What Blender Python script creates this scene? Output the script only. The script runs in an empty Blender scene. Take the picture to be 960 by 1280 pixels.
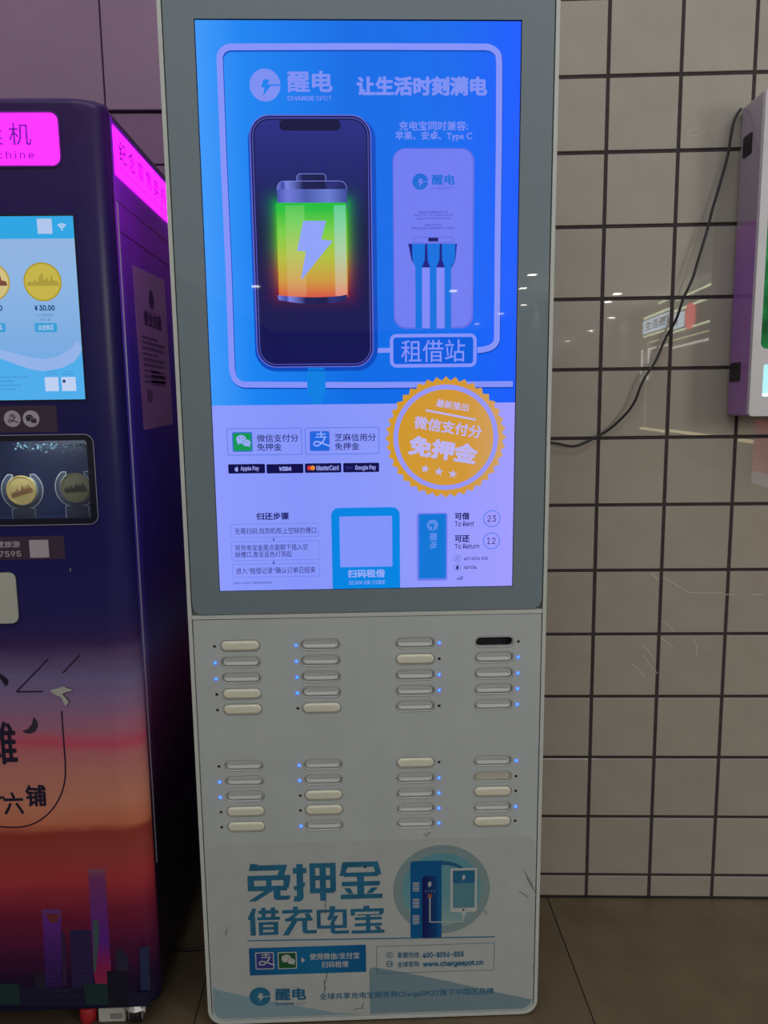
import bpy, bmesh, math, random
from mathutils import Matrix, Vector
random.seed(7)
SC = bpy.context.scene
COL = SC.collection
PI = math.pi

# ------------------------------------------------------------------ camera
F_PX = 961.0
CAM = Vector((-.0074, -1.3554, 1.2187))
RM = Matrix(((.9994204, .02928766, .0173523), (-.03147733, .98915893, .14343563), (-.01296329, -.1438987, .98950751)))
cam_data = bpy.data.cameras.new('camera')
cam = bpy.data.objects.new('camera', cam_data)
COL.objects.link(cam)
cam_data.sensor_fit = 'HORIZONTAL'
cam_data.sensor_width = 36
cam_data.lens = F_PX / 960 * 36
cam_data.clip_start = .02
cr, cf, cu = RM.col[0], RM.col[1], RM.col[2]
cam.matrix_world = Matrix(((cr.x, cu.x, -cf.x, CAM.x), (cr.y, cu.y, -cf.y, CAM.y), (cr.z, cu.z, -cf.z, CAM.z), (0, 0, 0, 1)))
SC.camera = cam
# ------------------------------------------------------------------ world, lights, exposure
SC.view_settings.view_transform = 'Standard'
SC.view_settings.look = 'None'
SC.view_settings.gamma = 1
SC.view_settings.exposure = 0
SC.view_settings.use_curve_mapping = False
w = bpy.data.worlds.new('world'); SC.world = w; w.use_nodes = True
w.node_tree.nodes['Background'].inputs[0].default_value = (.5, .55, .6, 1)
w.node_tree.nodes['Background'].inputs[1].default_value = .05


def area_light(name, loc, target, size, size_y, power, color):
    l = bpy.data.lights.new(name, 'AREA')
    l.shape = 'RECTANGLE'; l.size = size; l.size_y = size_y; l.energy = power; l.color = color
    o = bpy.data.objects.new(name, l); COL.objects.link(o)
    o.location = loc
    o.rotation_euler = (Vector(target) - Vector(loc)).to_track_quat('-Z', 'Y').to_euler()
    return o


area_light('ceiling_fill_light', (.1, -1.0, 3.3), (.1, .1, .4), 2.2, .4, 12, (.97, .99, 1))  # unseen lamp added as fill from above
area_light('shop_luminaire', (2.35, -2.25, 1.75), (.6, .3, 1.35), .5, .7, 15, (1, .94, .83))


# ------------------------------------------------------------------ helpers
def s2l(c):
    r = []
    for v in c[:3]:
        v = v / 255
        r.append(v / 12.92 if v <= .04045 else ((v + .055) / 1.055) ** 2.4)
    return (r[0], r[1], r[2], 1)


MATS = {}


def mat(name, rgb=None, base=None, rough=.5, metal=0, emit=None, strength=1, coat=0, spec=.5, coat_rough=.03):
    if name in MATS: return MATS[name]
    m = bpy.data.materials.new(name); m.use_nodes = True
    b = m.node_tree.nodes['Principled BSDF']
    b.inputs['Base Color'].default_value = base + (1,) if base else s2l(rgb or (0, 0, 0))
    b.inputs['Roughness'].default_value = rough
    b.inputs['Metallic'].default_value = metal
    b.inputs['Specular IOR Level'].default_value = spec
    b.inputs['Coat Weight'].default_value = coat
    b.inputs['Coat Roughness'].default_value = coat_rough
    if emit:
        b.inputs['Emission Color'].default_value = s2l(emit)
        b.inputs['Emission Strength'].default_value = strength
    MATS[name] = m
    return m


def nodes(m):
    nt = m.node_tree
    return nt, nt.nodes, nt.links, nt.nodes['Principled BSDF']


def ramp_node(nt, stops, interp='LINEAR'):
    r = nt.nodes.new('ShaderNodeValToRGB'); cr_ = r.color_ramp; cr_.interpolation = interp
    while len(cr_.elements) < len(stops): cr_.elements.new(.5)
    for e, (p, c) in zip(cr_.elements, stops):
        e.position = p; e.color = c
    return r


def add_noise(m, scale, amount, bump=0, detail=6, coord='Object', stretch=(1, 1, 1), rough_var=0):
    """multiply the base colour by a noise and add a fine bump"""
    nt, N, L, b = nodes(m)
    tc = N.new('ShaderNodeTexCoord'); mp = N.new('ShaderNodeMapping'); mp.inputs['Scale'].default_value = stretch
    L.new(tc.outputs[coord], mp.inputs['Vector'])
    n = N.new('ShaderNodeTexNoise'); n.inputs['Scale'].default_value = scale; n.inputs['Detail'].default_value = detail
    L.new(mp.outputs[0], n.inputs['Vector'])
    mr = N.new('ShaderNodeMapRange'); mr.inputs['From Min'].default_value = .25; mr.inputs['From Max'].default_value = .75
    mr.inputs['To Min'].default_value = 1 - amount; mr.inputs['To Max'].default_value = 1 + amount * .5
    L.new(n.outputs['Fac'], mr.inputs['Value'])
    mx = N.new('ShaderNodeMix'); mx.data_type = 'RGBA'; mx.blend_type = 'MULTIPLY'; mx.inputs['Factor'].default_value = 1
    src = b.inputs['Base Color'].links[0].from_socket if b.inputs['Base Color'].links else None
    if src: L.new(src, mx.inputs['A'])
    else: mx.inputs['A'].default_value = b.inputs['Base Color'].default_value
    L.new(mr.outputs[0], mx.inputs['B'])
    L.new(mx.outputs['Result'], b.inputs['Base Color'])
    if bump:
        n2 = N.new('ShaderNodeTexNoise'); n2.inputs['Scale'].default_value = scale * 12; L.new(mp.outputs[0], n2.inputs['Vector'])
        bp = N.new('ShaderNodeBump'); bp.inputs['Strength'].default_value = bump; bp.inputs['Distance'].default_value = .001
        L.new(n2.outputs['Fac'], bp.inputs['Height']); L.new(bp.outputs[0], b.inputs['Normal'])
    return m


def grad(name, axis, stops, emissive=True, strength=1, rough=.02, lo=0, hi=1, coat=0, spec=.25):
    """colour ramp along an object axis; stops = [(coordinate, sRGB)]"""
    if name in MATS: return MATS[name]
    m = mat(name, (0, 0, 0), rough=rough, coat=coat, spec=spec)
    nt, N, L, b = nodes(m)
    tc = N.new('ShaderNodeTexCoord'); sp = N.new('ShaderNodeSeparateXYZ'); L.new(tc.outputs['Object'], sp.inputs[0])
    a0, a1 = stops[0][0], stops[-1][0]
    mr = N.new('ShaderNodeMapRange'); mr.inputs['From Min'].default_value = a0; mr.inputs['From Max'].default_value = a1
    L.new(sp.outputs['XYZ'.index(axis)], mr.inputs['Value'])
    r = ramp_node(nt, [((p - a0) / (a1 - a0), s2l(c)) for p, c in stops])
    L.new(mr.outputs[0], r.inputs[0])
    if emissive:
        L.new(r.outputs[0], b.inputs['Emission Color']); b.inputs['Emission Strength'].default_value = strength
    else:
        L.new(r.outputs[0], b.inputs['Base Color'])
    return m


def screen(name, rgb, strength=1):          # a lit pixel colour of a display under its cover glass
    return mat(name, (0, 0, 0), rough=.02, emit=rgb, strength=strength, spec=.25)


def link(o, parent=None):
    COL.objects.link(o)
    if parent is not None: o.parent = parent
    return o


def mesh_obj(name, me, m, parent=None, smooth=False):
    o = bpy.data.objects.new(name, me)
    if m is not None:
        me.materials.clear(); me.materials.append(m)
    if smooth:
        for p in me.polygons: p.use_smooth = True
    return link(o, parent)


def from_bm(name, bm, m, parent=None, smooth=False):
    me = bpy.data.meshes.new(name); bm.normal_update(); bm.to_mesh(me); bm.free()
    return mesh_obj(name, me, m, parent, smooth)


def box_bm(x0, x1, y0, y1, z0, z1, bevel=0, seg=2, bm=None):
    bm = bm or bmesh.new()
    r = bmesh.ops.create_cube(bm, size=1)
    for v in r['verts']:
        v.co = Vector((x0 if v.co.x < 0 else x1, y0 if v.co.y < 0 else y1, z0 if v.co.z < 0 else z1))
    if bevel:
        es = {e for v in r['verts'] for e in v.link_edges}
        bmesh.ops.bevel(bm, geom=list(es), offset=bevel, segments=seg, affect='EDGES', profile=.5)
    return bm


def box(name, x0, x1, y0, y1, z0, z1, m, parent=None, bevel=0, seg=2):
    return from_bm(name, box_bm(x0, x1, y0, y1, z0, z1, bevel, seg), m, parent)


def cyl_bm(p0, p1, r0, r1=None, n=24, bm=None):
    bm = bm or bmesh.new(); r1 = r0 if r1 is None else r1
    p0, p1 = Vector(p0), Vector(p1); d = p1 - p0
    r = bmesh.ops.create_cone(bm, cap_ends=True, segments=n, radius1=r0, radius2=r1, depth=d.length)
    M = Matrix.Translation((p0 + p1) / 2) @ d.to_track_quat('Z', 'Y').to_matrix().to_4x4()
    bmesh.ops.transform(bm, matrix=M, verts=r['verts'])
    return bm


def tube(name, pts, r, m, parent=None, res=6):
    cu_ = bpy.data.curves.new(name, 'CURVE'); cu_.dimensions = '3D'; cu_.bevel_depth = r; cu_.bevel_resolution = 2; cu_.use_fill_caps = True
    s = cu_.splines.new('NURBS'); s.points.add(len(pts) - 1)
    for p, q in zip(s.points, pts): p.co = (*q, 1)
    s.use_endpoint_u = True; s.order_u = 4; s.resolution_u = res
    o = bpy.data.objects.new(name, cu_); me = bpy.data.meshes.new_from_object(o)
    bpy.data.objects.remove(o); bpy.data.curves.remove(cu_)
    return mesh_obj(name, me, m, parent, True)


def thing(name, label, cat, M=None, group=None):
    o = bpy.data.objects.new(name, None); COL.objects.link(o); o.empty_display_size = .1
    if M is not None: o.matrix_world = M
    tag(o, label, cat, group)
    return o


def tag(o, label, cat, group=None):
    o['label'] = label; o['category'] = cat
    if group: o['group'] = group
    return o


def struct(o):
    o['kind'] = 'structure'; return o


def ray(x, y):
    return (RM @ Vector(((x - 480) / F_PX, 1, -(y - 640) / F_PX))).normalized()


class Plane:
    """a flat face of a thing. M maps (a right, b up, h outward) into the parent's space; at(x, y) gives where a
    sighted photo point lies on that face, in its own metres"""
    def __init__(s, parent, M):
        s.parent = parent; s.M = M
        s.W = (parent.matrix_world if parent else Matrix()) @ M
        s.inv = s.W.inverted()

    def at(s, x, y):
        n = s.W.to_3x3().col[2]; o = s.W.translation; d = ray(x, y)
        p = CAM + d * (n.dot(o - CAM) / n.dot(d)); q = s.inv @ p
        return (q.x, q.y)

    def bbox(s, x0, y0, x1, y1):
        xm, ym = (x0 + x1) / 2, (y0 + y1) / 2
        return (s.at(x0, ym)[0], s.at(xm, y1)[1], s.at(x1, ym)[0], s.at(xm, y0)[1])


def arc(cx, cy, r, a0, a1, n=8):
    return [(cx + r * math.cos(a0 + (a1 - a0) * i / n), cy + r * math.sin(a0 + (a1 - a0) * i / n)) for i in range(n + 1)]


def rr(x0, y0, x1, y1, r=0, n=6):
    if r <= 0: return [(x0, y0), (x1, y0), (x1, y1), (x0, y1)]
    r = min(r, (x1 - x0) / 2 - 1e-6, (y1 - y0) / 2 - 1e-6)
    return arc(x1 - r, y0 + r, r, -PI / 2, 0, n) + arc(x1 - r, y1 - r, r, 0, PI / 2, n) + arc(x0 + r, y1 - r, r, PI / 2, PI, n) + arc(x0 + r, y0 + r, r, PI, 1.5 * PI, n)


def ring(x0, y0, x1, y1, r, t, n=6):
    return [rr(x0, y0, x1, y1, r, n), rr(x0 + t, y0 + t, x1 - t, y1 - t, max(r - t, 0), n)]


def circ(cx, cy, r, n=32):
    return [(cx + r * math.cos(2 * PI * i / n), cy + r * math.sin(2 * PI * i / n)) for i in range(n)]


class Strip(list):
    """outline of a drawn line; laid down as a chain of quads"""


def stroke(pts, wd):
    """closed outline of a line of width wd through pts"""
    L_, R_ = [], []
    for i, p in enumerate(pts):
        a = Vector(pts[max(i - 1, 0)]); b = Vector(pts[min(i + 1, len(pts) - 1)])
        t = (b - a).normalized(); n = Vector((-t.y, t.x)) * wd / 2; p = Vector(p)
        L_.append(tuple(p + n)); R_.append(tuple(p - n))
    return Strip(L_ + R_[::-1])


def flat_mesh(name, splines, depth=0, bevel=0):
    if isinstance(splines[0], Strip):
        q = splines[0]; n = len(q) // 2; V = [(x, y, depth / 2) for x, y in q]
        me = bpy.data.meshes.new(name); me.from_pydata(V, [], [(i, i + 1, 2 * n - 2 - i, 2 * n - 1 - i) for i in range(n - 1)]); return me
    cu_ = bpy.data.curves.new(name, 'CURVE'); cu_.dimensions = '2D'; cu_.fill_mode = 'BOTH'; cu_.extrude = depth / 2; cu_.bevel_depth = bevel
    for pts in splines:
        s = cu_.splines.new('POLY'); s.points.add(len(pts) - 1)
        for p, q in zip(s.points, pts): p.co = (q[0], q[1], 0, 1)
        s.use_cyclic_u = True
    o = bpy.data.objects.new(name, cu_); me = bpy.data.meshes.new_from_object(o)
    bpy.data.objects.remove(o); bpy.data.curves.remove(cu_)
    return me


def flat(name, pl, splines, m, h=0, depth=0, parent=None):
    """a plate (or flat print when depth is 0) whose back lies h outside the plane"""
    me = flat_mesh(name, splines, depth)
    me.transform(pl.M @ Matrix.Translation((0, 0, h + depth / 2)))
    return mesh_obj(name, me, m, parent or pl.parent)


FONT = None
try:                                   # the sans-serif that ships inside Blender; its built-in face otherwise
    import os
    FONT = bpy.data.fonts.load(os.path.join(bpy.utils.system_resource('DATAFILES'), 'fonts', 'Inter.woff2'))
except Exception:
    FONT = None


def text_mesh(s, bold=0, shear=0, spacing=1, font=None):
    c = bpy.data.curves.new('lettering', 'FONT'); c.body = s; c.offset = bold; c.shear = shear; c.space_character = spacing
    c.resolution_u = 3; c.align_x = 'LEFT'
    if FONT and all(ord(ch) < 256 for ch in s): c.font = FONT
    o = bpy.data.objects.new('lettering', c); me = bpy.data.meshes.new_from_object(o)
    bpy.data.objects.remove(o); bpy.data.curves.remove(c)
    return me


def text(pl, s, bb, m, h, bold=0, rot=0, parent=None, shear=0, spacing=1, px=True, name='lettering', font=None):
    me = text_mesh(s, 0, shear, spacing, font)
    if bold:                              # heavier weight: the same outline laid down again, nudged round
        bm = bmesh.new()
        for i in range(7):
            m2 = me.copy(); t = i * PI / 3; m2.transform(Matrix.Translation((0, 0, i * 1.4e-5)))
            if i < 6: m2.transform(Matrix.Translation((bold * 1.1 * math.cos(t), bold * 1.1 * math.sin(t), 0)))
            bm.from_mesh(m2); bpy.data.meshes.remove(m2)
        bm.to_mesh(me); bm.free()
    xs = [v.co.x for v in me.vertices]; ys = [v.co.y for v in me.vertices]
    if not xs: return None
    x0, y0, x1, y1 = pl.bbox(*bb) if px else bb
    sx = (x1 - x0) / (max(xs) - min(xs)); sy = (y1 - y0) / (max(ys) - min(ys))
    M = Matrix.Translation(((x0 + x1) / 2, (y0 + y1) / 2, h)) @ Matrix.Rotation(rot, 4, 'Z') @ Matrix.Diagonal((sx, sy, 1, 1)) @ Matrix.Translation((-(min(xs) + max(xs)) / 2, -(min(ys) + max(ys)) / 2, 0))
    me.transform(pl.M @ M)
    return mesh_obj(name, me, m, parent or pl.parent)


def pts_px(pl, pts): return [pl.at(*p) for p in pts]


# ------------------------------------------------------------------ materials of the place
M_TILE = add_noise(mat('wall_tile_glaze', base=(.38, .35, .295), rough=.5, spec=.2, coat=1, coat_rough=.012), 9, .08, 0)
M_TILE2 = add_noise(mat('wall_tile_glaze_warm', base=(.37, .337, .287), rough=.5, spec=.2, coat=1, coat_rough=.015), 11, .09, 0)
M_TILE3 = add_noise(mat('wall_tile_glaze_grey', base=(.37, .347, .30), rough=.5, spec=.2, coat=1, coat_rough=.012), 10, .08, 0)
M_GROUT = add_noise(mat('dark_grout', base=(.05, .04, .042), rough=.9), 60, .3, .3)
M_FLOOR = add_noise(mat('brown_floor_tile', base=(.125, .092, .054), rough=.34), 7, .25, 0)
M_FJOINT = mat('floor_joint', base=(.02, .017, .014), rough=.9)
M_PANEL = add_noise(mat('mauve_grey_cladding', base=(.30, .18, .30), rough=.5), 5, .08, .1)
M_PANEL_D = add_noise(mat('dark_mauve_cladding', base=(.24, .12, .25), rough=.5), 5, .1, .1)
M_BLACK = mat('black_plastic', base=(.008, .008, .009), rough=.45)
M_DARK = mat('dark_cavity', base=(.012, .012, .016), rough=.6)
M_WHITE_FRAME = add_noise(mat('white_powder_coat', base=(.56, .60, .57), rough=.42), 30, .05, .05)
M_KPANEL = add_noise(mat('kiosk_white_panel', base=(.475, .53, .53), rough=.45), 14, .06, .08)
M_GLASSBACK = add_noise(mat('grey_green_back_painted_glass', base=(.185, .24, .275), rough=.5, spec=.2, coat=.8, coat_rough=.01), 3, .05)
M_CHROME = mat('chrome', base=(.8, .8, .82), rough=.25, metal=.85)
M_WALLFAR = mat('hall_wall_paint', base=(.72, .72, .71), rough=.8)
M_CEIL = mat('hall_ceiling_paint', base=(.30, .30, .29), rough=.9)

# ------------------------------------------------------------------ setting: floor
GROUND = Plane(None, Matrix())           # z = 0
fl = struct(from_bm('floor', box_bm(-3.6, 5.1, -32, 1.0, -.03, -.0015), M_FJOINT))
# slabs near the kiosk, joints where the photo shows them
xs = [-3.2, -2.34, -1.537, -.352, .432, 1.216, 2.0, 3.9]
xs = [-1.95, -1.15, -.357, .434, 1.225, 2.015]
ys = [-2.0, -1.2, -.42, .36 + .5]
FT = [M_FLOOR, add_noise(mat('brown_floor_tile_b', base=(.118, .088, .054), rough=.3), 6, .25), add_noise(mat('brown_floor_tile_c', base=(.132, .096, .056), rough=.36), 8, .25)]
k = 0
for i in range(len(xs) - 1):
    for j in range(len(ys) - 1):
        o = box('floor_tile', xs[i] + .0012, xs[i + 1] - .0012, ys[j] + .0012, ys[j + 1] - .0012, -.012, 0, FT[(i * 2 + j) % 3], fl, .0008, 1)
rest = bmesh.new()
for (x0, x1, y0, y1) in ((-3.6, -1.951, -32, .86), (2.016, 5.1, -32, .86), (-1.95, 2.015, -32, -2.002)):
    box_bm(x0, x1, y0, y1, -.012, 0, bm=rest)
from_bm('distant_paving', rest, M_FLOOR, fl)['kind'] = 'stuff'

# ------------------------------------------------------------------ setting: tiled wall (a pier behind the kiosk, slightly turned)
TH = -.0623
D0 = .4008
WU = Vector((1, TH, 0)).normalized(); WN = Vector((TH, -1, 0)).normalized()   # right along wall, outward
WM = Matrix(((WU.x, 0, WN.x, 0), (WU.y, 0, WN.y, D0), (0, 1, 0, 0), (0, 0, 0, 1)))
WALL = Plane(None, WM)      # a along wall, b up, h outward (tile faces are at h = 0)
wb = box_bm(-.02, 1.75, 0, 2.55, -.6, -.0025)
wb.transform(WM)
wall = struct(from_bm('wall_back', wb, M_GROUT))
T = .1525; GX = .5295 * math.sqrt(1 + TH * TH); GZ = 1.8901; G = .0076
TP = Plane(wall, WM)


def tile_mesh(wd, ht):
    bm = box_bm(-wd / 2, wd / 2, -ht / 2, ht / 2, -.006, 0, .0009, 1)
    me = bpy.data.meshes.new('tile'); bm.to_mesh(me); bm.free(); return me


full = [tile_mesh(T - G, T - G) for _ in range(3)]
for me, m in zip(full, (M_TILE, M_TILE2, M_TILE3)): me.materials.append(m)
cut = tile_mesh(T - G, .0601 - G / 2 - .002); cut.materials.append(M_TILE2)
for i in range(-3, 8):
    for j in range(-4, 13):
        z1 = GZ - j * T; z0 = z1 - T
        last = j == 12
        if z1 > 2.52: continue
        me = cut if last else full[random.randrange(3)]
        o = bpy.data.objects.new('tile', me); link(o, wall)
        cx = GX + (i + .5) * T
        cz = (z0 + z1) / 2 if not last else (.002 + z1 - G / 2) / 2
        tilt = Matrix.Rotation(random.gauss(0, .0012), 4, 'X') @ Matrix.Rotation(random.gauss(0, .0012), 4, 'Y')
        o.matrix_world = WM @ Matrix.Translation((cx, cz, random.uniform(-.0002, .0002))) @ tilt
# black sealant at the foot of the wall, and small chips of dirt
sb = box_bm(.05, 1.74, 0, .005, -.002, .003); sb.transform(WM)
struct(from_bm('baseboard_back', sb, mat('black_sealant', base=(.012, .01, .01), rough=.8)))

# wall behind the vending machine, set further back and clad in large panels
wl = struct(box('wall_left', -3.2, .02, .86, 1.0, 0, 2.55, mat('panel_joint', base=(.05, .03, .05), rough=.9)))
for x0, x1 in ((-2.6, -1.552), (-1.548, -.672), (-.668, .018)):
    box('wall_panel', x0, x1, .845, .868, 1.993, 2.549, M_PANEL, wl, .0015, 1)
    box('wall_panel', x0, x1, .854, .868, 1.858, 1.987, M_PANEL_D, wl, .0015, 1)
    box('wall_panel', x0, x1, .854, .868, .002, 1.854, M_PANEL_D, wl, .0015, 1)
M_CEIL_FILL = mat('ceiling_fill_glow', base=(.7, .7, .7), rough=.9, emit=(255, 255, 255), strength=.45)  # ceiling emission added as ambient fill for the hall
struct(box('ceiling', -3.6, 5.1, -32, 1.0, 3.4, 3.45, M_CEIL_FILL))
struct(box('wall_far', -3.6, 5.1, -32.1, -32, 0, 3.4, M_WALLFAR))
struct(box('wall_right', 5.1, 5.2, -32, 1.0, 0, 3.4, M_WALLFAR))
struct(box('wall_outer', -3.7, -3.6, -32, 1.0, 0, 3.4, M_WALLFAR))
struct(box('wall_behind', -3.6, 5.1, 1.0, 1.1, 0, 3.4, M_WALLFAR))

# ------------------------------------------------------------------ the kiosk
KS = -.0025; KL = -.0112
Z = Vector((-KS, KL, 1)).normalized(); X = Vector((1, 0, KS)).normalized(); Y = Z.cross(X).normalized(); X = Y.cross(Z)
KM = Matrix(((X.x, Y.x, Z.x, -.0022), (X.y, Y.y, Z.y, .0099), (X.z, Y.z, Z.z, 0), (0, 0, 0, 1)))
kiosk = thing('charging_kiosk', 'tall white power bank rental kiosk with a large blue advertising screen', 'kiosk', KM)
bpy.context.view_layer.update()
FP = Matrix(((1, 0, 0, 0), (0, 0, -1, 0), (0, 1, 0, 0), (0, 0, 0, 1)))   # a = x, b = z, outward = -y
KF = Plane(kiosk, FP)
x0k, x1k, ztop = -.3235, .3275, 1.888
# shell: rounded plate body behind the front
flat('body_shell', KF, [rr(x0k, .004, x1k, ztop, .03, 8), rr(x0k + .02, .33, x1k - .02, .82)], M_WHITE_FRAME, h=-.16, depth=.145)
flat('back_cover', KF, [rr(x0k + .01, .02, x1k - .01, ztop - .02, .02)], M_BLACK, h=-.163, depth=.0029)
# raised edge frame all round
flat('edge_frame', KF, [rr(x0k, .004, x1k, ztop, .03, 8), rr(x0k + .0065, .0105, x1k - .0065, ztop - .0065, .024, 8)], M_WHITE_FRAME, h=-.015, depth=.0155)
# back-painted glass around the display
gz0 = KF.at(460, 765)[1]
scr = KF.bbox(243, 24, 243, 24)
sx0, sz1 = -.2655 , KF.at(447, 24.6)[1]
sx1, sz0 = .2645, KF.at(457, 736)[1]
sx0 = (KF.at(243.5, 26)[0] + KF.at(274, 738)[0]) / 2; sx1 = (KF.at(652, 26)[0] + KF.at(640.5, 731)[0]) / 2
flat('glass_bezel', KF, [rr(x0k + .0085, gz0, x1k - .0085, ztop - .0085, .02, 8), rr(sx0 - .0012, sz0 - .0012, sx1 + .0012, sz1 + .0012)], M_GLASSBACK, h=-.0125, depth=.012)
flat('bezel_gap', KF, [rr(x0k + .0066, gz0 - .001, x1k - .0066, ztop - .0066, .024, 8), rr(sx0 - .002, sz0 - .002, sx1 + .002, sz1 + .002)], M_DARK, h=-.0146, depth=.001)
flat('divider_strip', KF, [rr(x0k + .0068, gz0 - .0085, x1k - .0068, gz0 - .0012)], M_WHITE_FRAME, h=-.0125, depth=.0118)

# ---- display
WHT = (132, 146, 248)
scr_m = mat('display_glass_black', base=(.003, .003, .006), rough=.1)
disp = flat('display', KF, [rr(sx0 - .0012, sz0 - .0012, sx1 + .0012, sz1 + .0012)], scr_m, h=-.0045, depth=.001)
H0 = -.0033                        # lit layer of the display
dh = .00012
split_z = KF.at(457, 505)[1]
blue = grad('ad_blue', 'X', [(-.265, (60, 152, 250)), (-.19, (22, 132, 242)), (-.02, (8, 108, 228)), (.15, (14, 106, 236)), (.265, (24, 92, 255))])
pale = grad('ad_pale', 'X', [(-.265, (140, 154, 253)), (-.12, (132, 148, 249)), (.05, (140, 153, 250)), (.265, (160, 156, 255))])
flat('advert_sky', KF, [rr(sx0, split_z, sx1, sz1)], blue, h=H0, parent=disp)
flat('advert_ground', KF, [rr(sx0, sz0, sx1, split_z)], pale, h=H0, parent=disp)
wht = screen('ad_white', WHT); wht2 = screen('ad_white_print', (124, 142, 242)); drk = screen('ad_dark_ink', (16, 16, 98)); drk2 = screen('ad_thin_ink', (48, 52, 150))
cyan = screen('ad_cyan', (0, 132, 226)); shade = screen('ad_line_shadow', (4, 74, 190))


def T_(s, bb, m=wht, h=3, bold=.0, **k): return text(KF, s, bb, m, H0 + h * dh, bold, parent=disp, **k)
def P_(name, pts, m, h=2): return flat(name, KF, [pts_px(KF, q) for q in pts], m, h=H0 + h * dh, parent=disp)
def RR_(name, bb, r, m, h=2, t=None, n=6):
    a = KF.bbox(*bb)
    return flat(name, KF, ring(*a, r, t, n) if t else [rr(*a, r, n)], m, h=H0 + h * dh, parent=disp)


def arc_px(cx, cy, rx, ry, a0, a1, n=10):
    return [(cx + rx * math.cos(math.radians(a0 + (a1 - a0) * i / n)), cy - ry * math.sin(math.radians(a0 + (a1 - a0) * i / n))) for i in range(n + 1)]


path1 = [(597, 437.5), (604, 437)] + arc_px(603, 423, 18.5, 13.5, -85, 0) + [(622.5, 300)] + [(624, 180), (624.5, 78)] + arc_px(606, 73, 18.5, 15.5, 10, 90)[1:] + [(450, 57), (300, 57.5)] + arc_px(289, 72, 15, 14.5, 90, 175)[1:] + [(279, 200), (285, 330), (289.5, 462)] + arc_px(307, 466, 16, 14.8, 190, 270) + [(460, 481.2), (641.5, 480)]
sh_ = pts_px(KF, path1)
flat('frame_line_shadow', KF, [stroke([(a + .001, b - .0022) for a, b in sh_], .0105)], shade, h=H0 + dh, parent=disp)
flat('frame_line', KF, [stroke(sh_, .0100)], wht, h=H0 + 2 * dh, parent=disp)
flat('frame_line', KF, [stroke(pts_px(KF, [(464, 438), (489, 437.7)]), .008)], wht, h=H0 + 2 * dh, parent=disp)
RR_('station_box', (487.5, 417, 596, 459), .011, wht, 3, .0058)
RR_('station_box_fill', (491, 420.5, 592, 455.5), .007, screen('ad_box_fill', (4, 92, 222)), 2.6)
T_('租借站', (501.5, 424.5, 581.5, 452.5), h=4, bold=.003)


def logo(pl, cx, cy, rpx, m, h, parent, sep, bolt_m=None):
    a, b = pl.at(cx, cy); r = pl.at(cx + rpx, cy)[0] - a
    bolt = [(-.10, .35), (.28, .35), (.18, .02), (.42, 0), (-.17, -.68), (-.03, -.14), (-.26, -.14)]
    B = [(a + x * r, b + y * r) for x, y in bolt]
    # disc with the slit running to its right edge joined to the bolt
    outer = arc(a, b, r, -.03, -2 * PI + .06, 44)
    body = outer + [(a + .30 * r, b + .045 * r), (a + .18 * r, b + .02 * r), (a + .28 * r, b + .35 * r), (a - .10 * r, b + .35 * r), (a - .26 * r, b - .14 * r), (a - .03 * r, b - .14 * r), (a - .17 * r, b - .68 * r), (a + .36 * r, b - .055 * r)]
    return flat('logo_disc', pl, [body], m, h=h, parent=parent)


logo(KF, 331, 105.5, 19.3, wht2, H0 + 3 * dh, disp, None)
T_('醒电', (359, 87.5, 415.5, 114.5), wht2, bold=.03)
T_('CHARGE', (359, 119, 393, 124.8), wht2, bold=.015)
T_('SPOT', (395, 119, 414.5, 124.8), wht2)
T_('让生活时刻满电', (445.5, 94.5, 609.5, 118.8), wht2, bold=.045)
T_('充电宝同时兼容:', (499, 150.5, 585, 162.5), wht2, bold=.016)
T_('苹果、安卓、Type C', (494.5, 163.5, 590.5, 175.8), wht2, bold=.016)

# phone picture
PH = (316, 142.5, 465.5, 459)
a0, b0, a1, b1 = KF.bbox(*PH)
ph_px = [(311, 160), (321.3, 440)]
RR_('phone_shadow', (314, 145, 471, 464), .036, shade, 3)
RR_('phone_rim', PH, .033, screen('ad_phone_rim', (96, 104, 214)), 4, n=10)
def inset(d): return (a0 + d, b0 + d, a1 - d, b1 - d)
flat('phone_rim_edge', KF, [rr(*inset(.0018), .0315, 10)], screen('ad_phone_dark', (20, 20, 78)), h=H0 + 5 * dh, parent=disp)
flat('phone_highlight', KF, ring(*inset(.0045), .0285, .0014, 10), screen('ad_phone_line', (78, 84, 190)), h=H0 + 6 * dh, parent=disp)
bz0, bz1 = KF.at(391, 378)[1], KF.at(391, 232)[1]
bxa, bxb = KF.at(346.5, 300)[0], KF.at(434, 300)[0]
# phone display: dark blue with the lit battery's coloured bloom on it
pm = mat('ad_phone_display', (0, 0, 0), rough=.02, spec=.2)
nt, N, L, bs = nodes(pm)
tc = N.new('ShaderNodeTexCoord'); sp = N.new('ShaderNodeSeparateXYZ'); L.new(tc.outputs['Object'], sp.inputs[0])


def math_n(op, a, b=None, c=None):
    n = N.new('ShaderNodeMath'); n.operation = op
    for i, v in enumerate((a, b, c)):
        if v is None: continue
        if isinstance(v, (int, float)): n.inputs[i].default_value = v
        else: L.new(v, n.inputs[i])
    return n.outputs[0]


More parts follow.
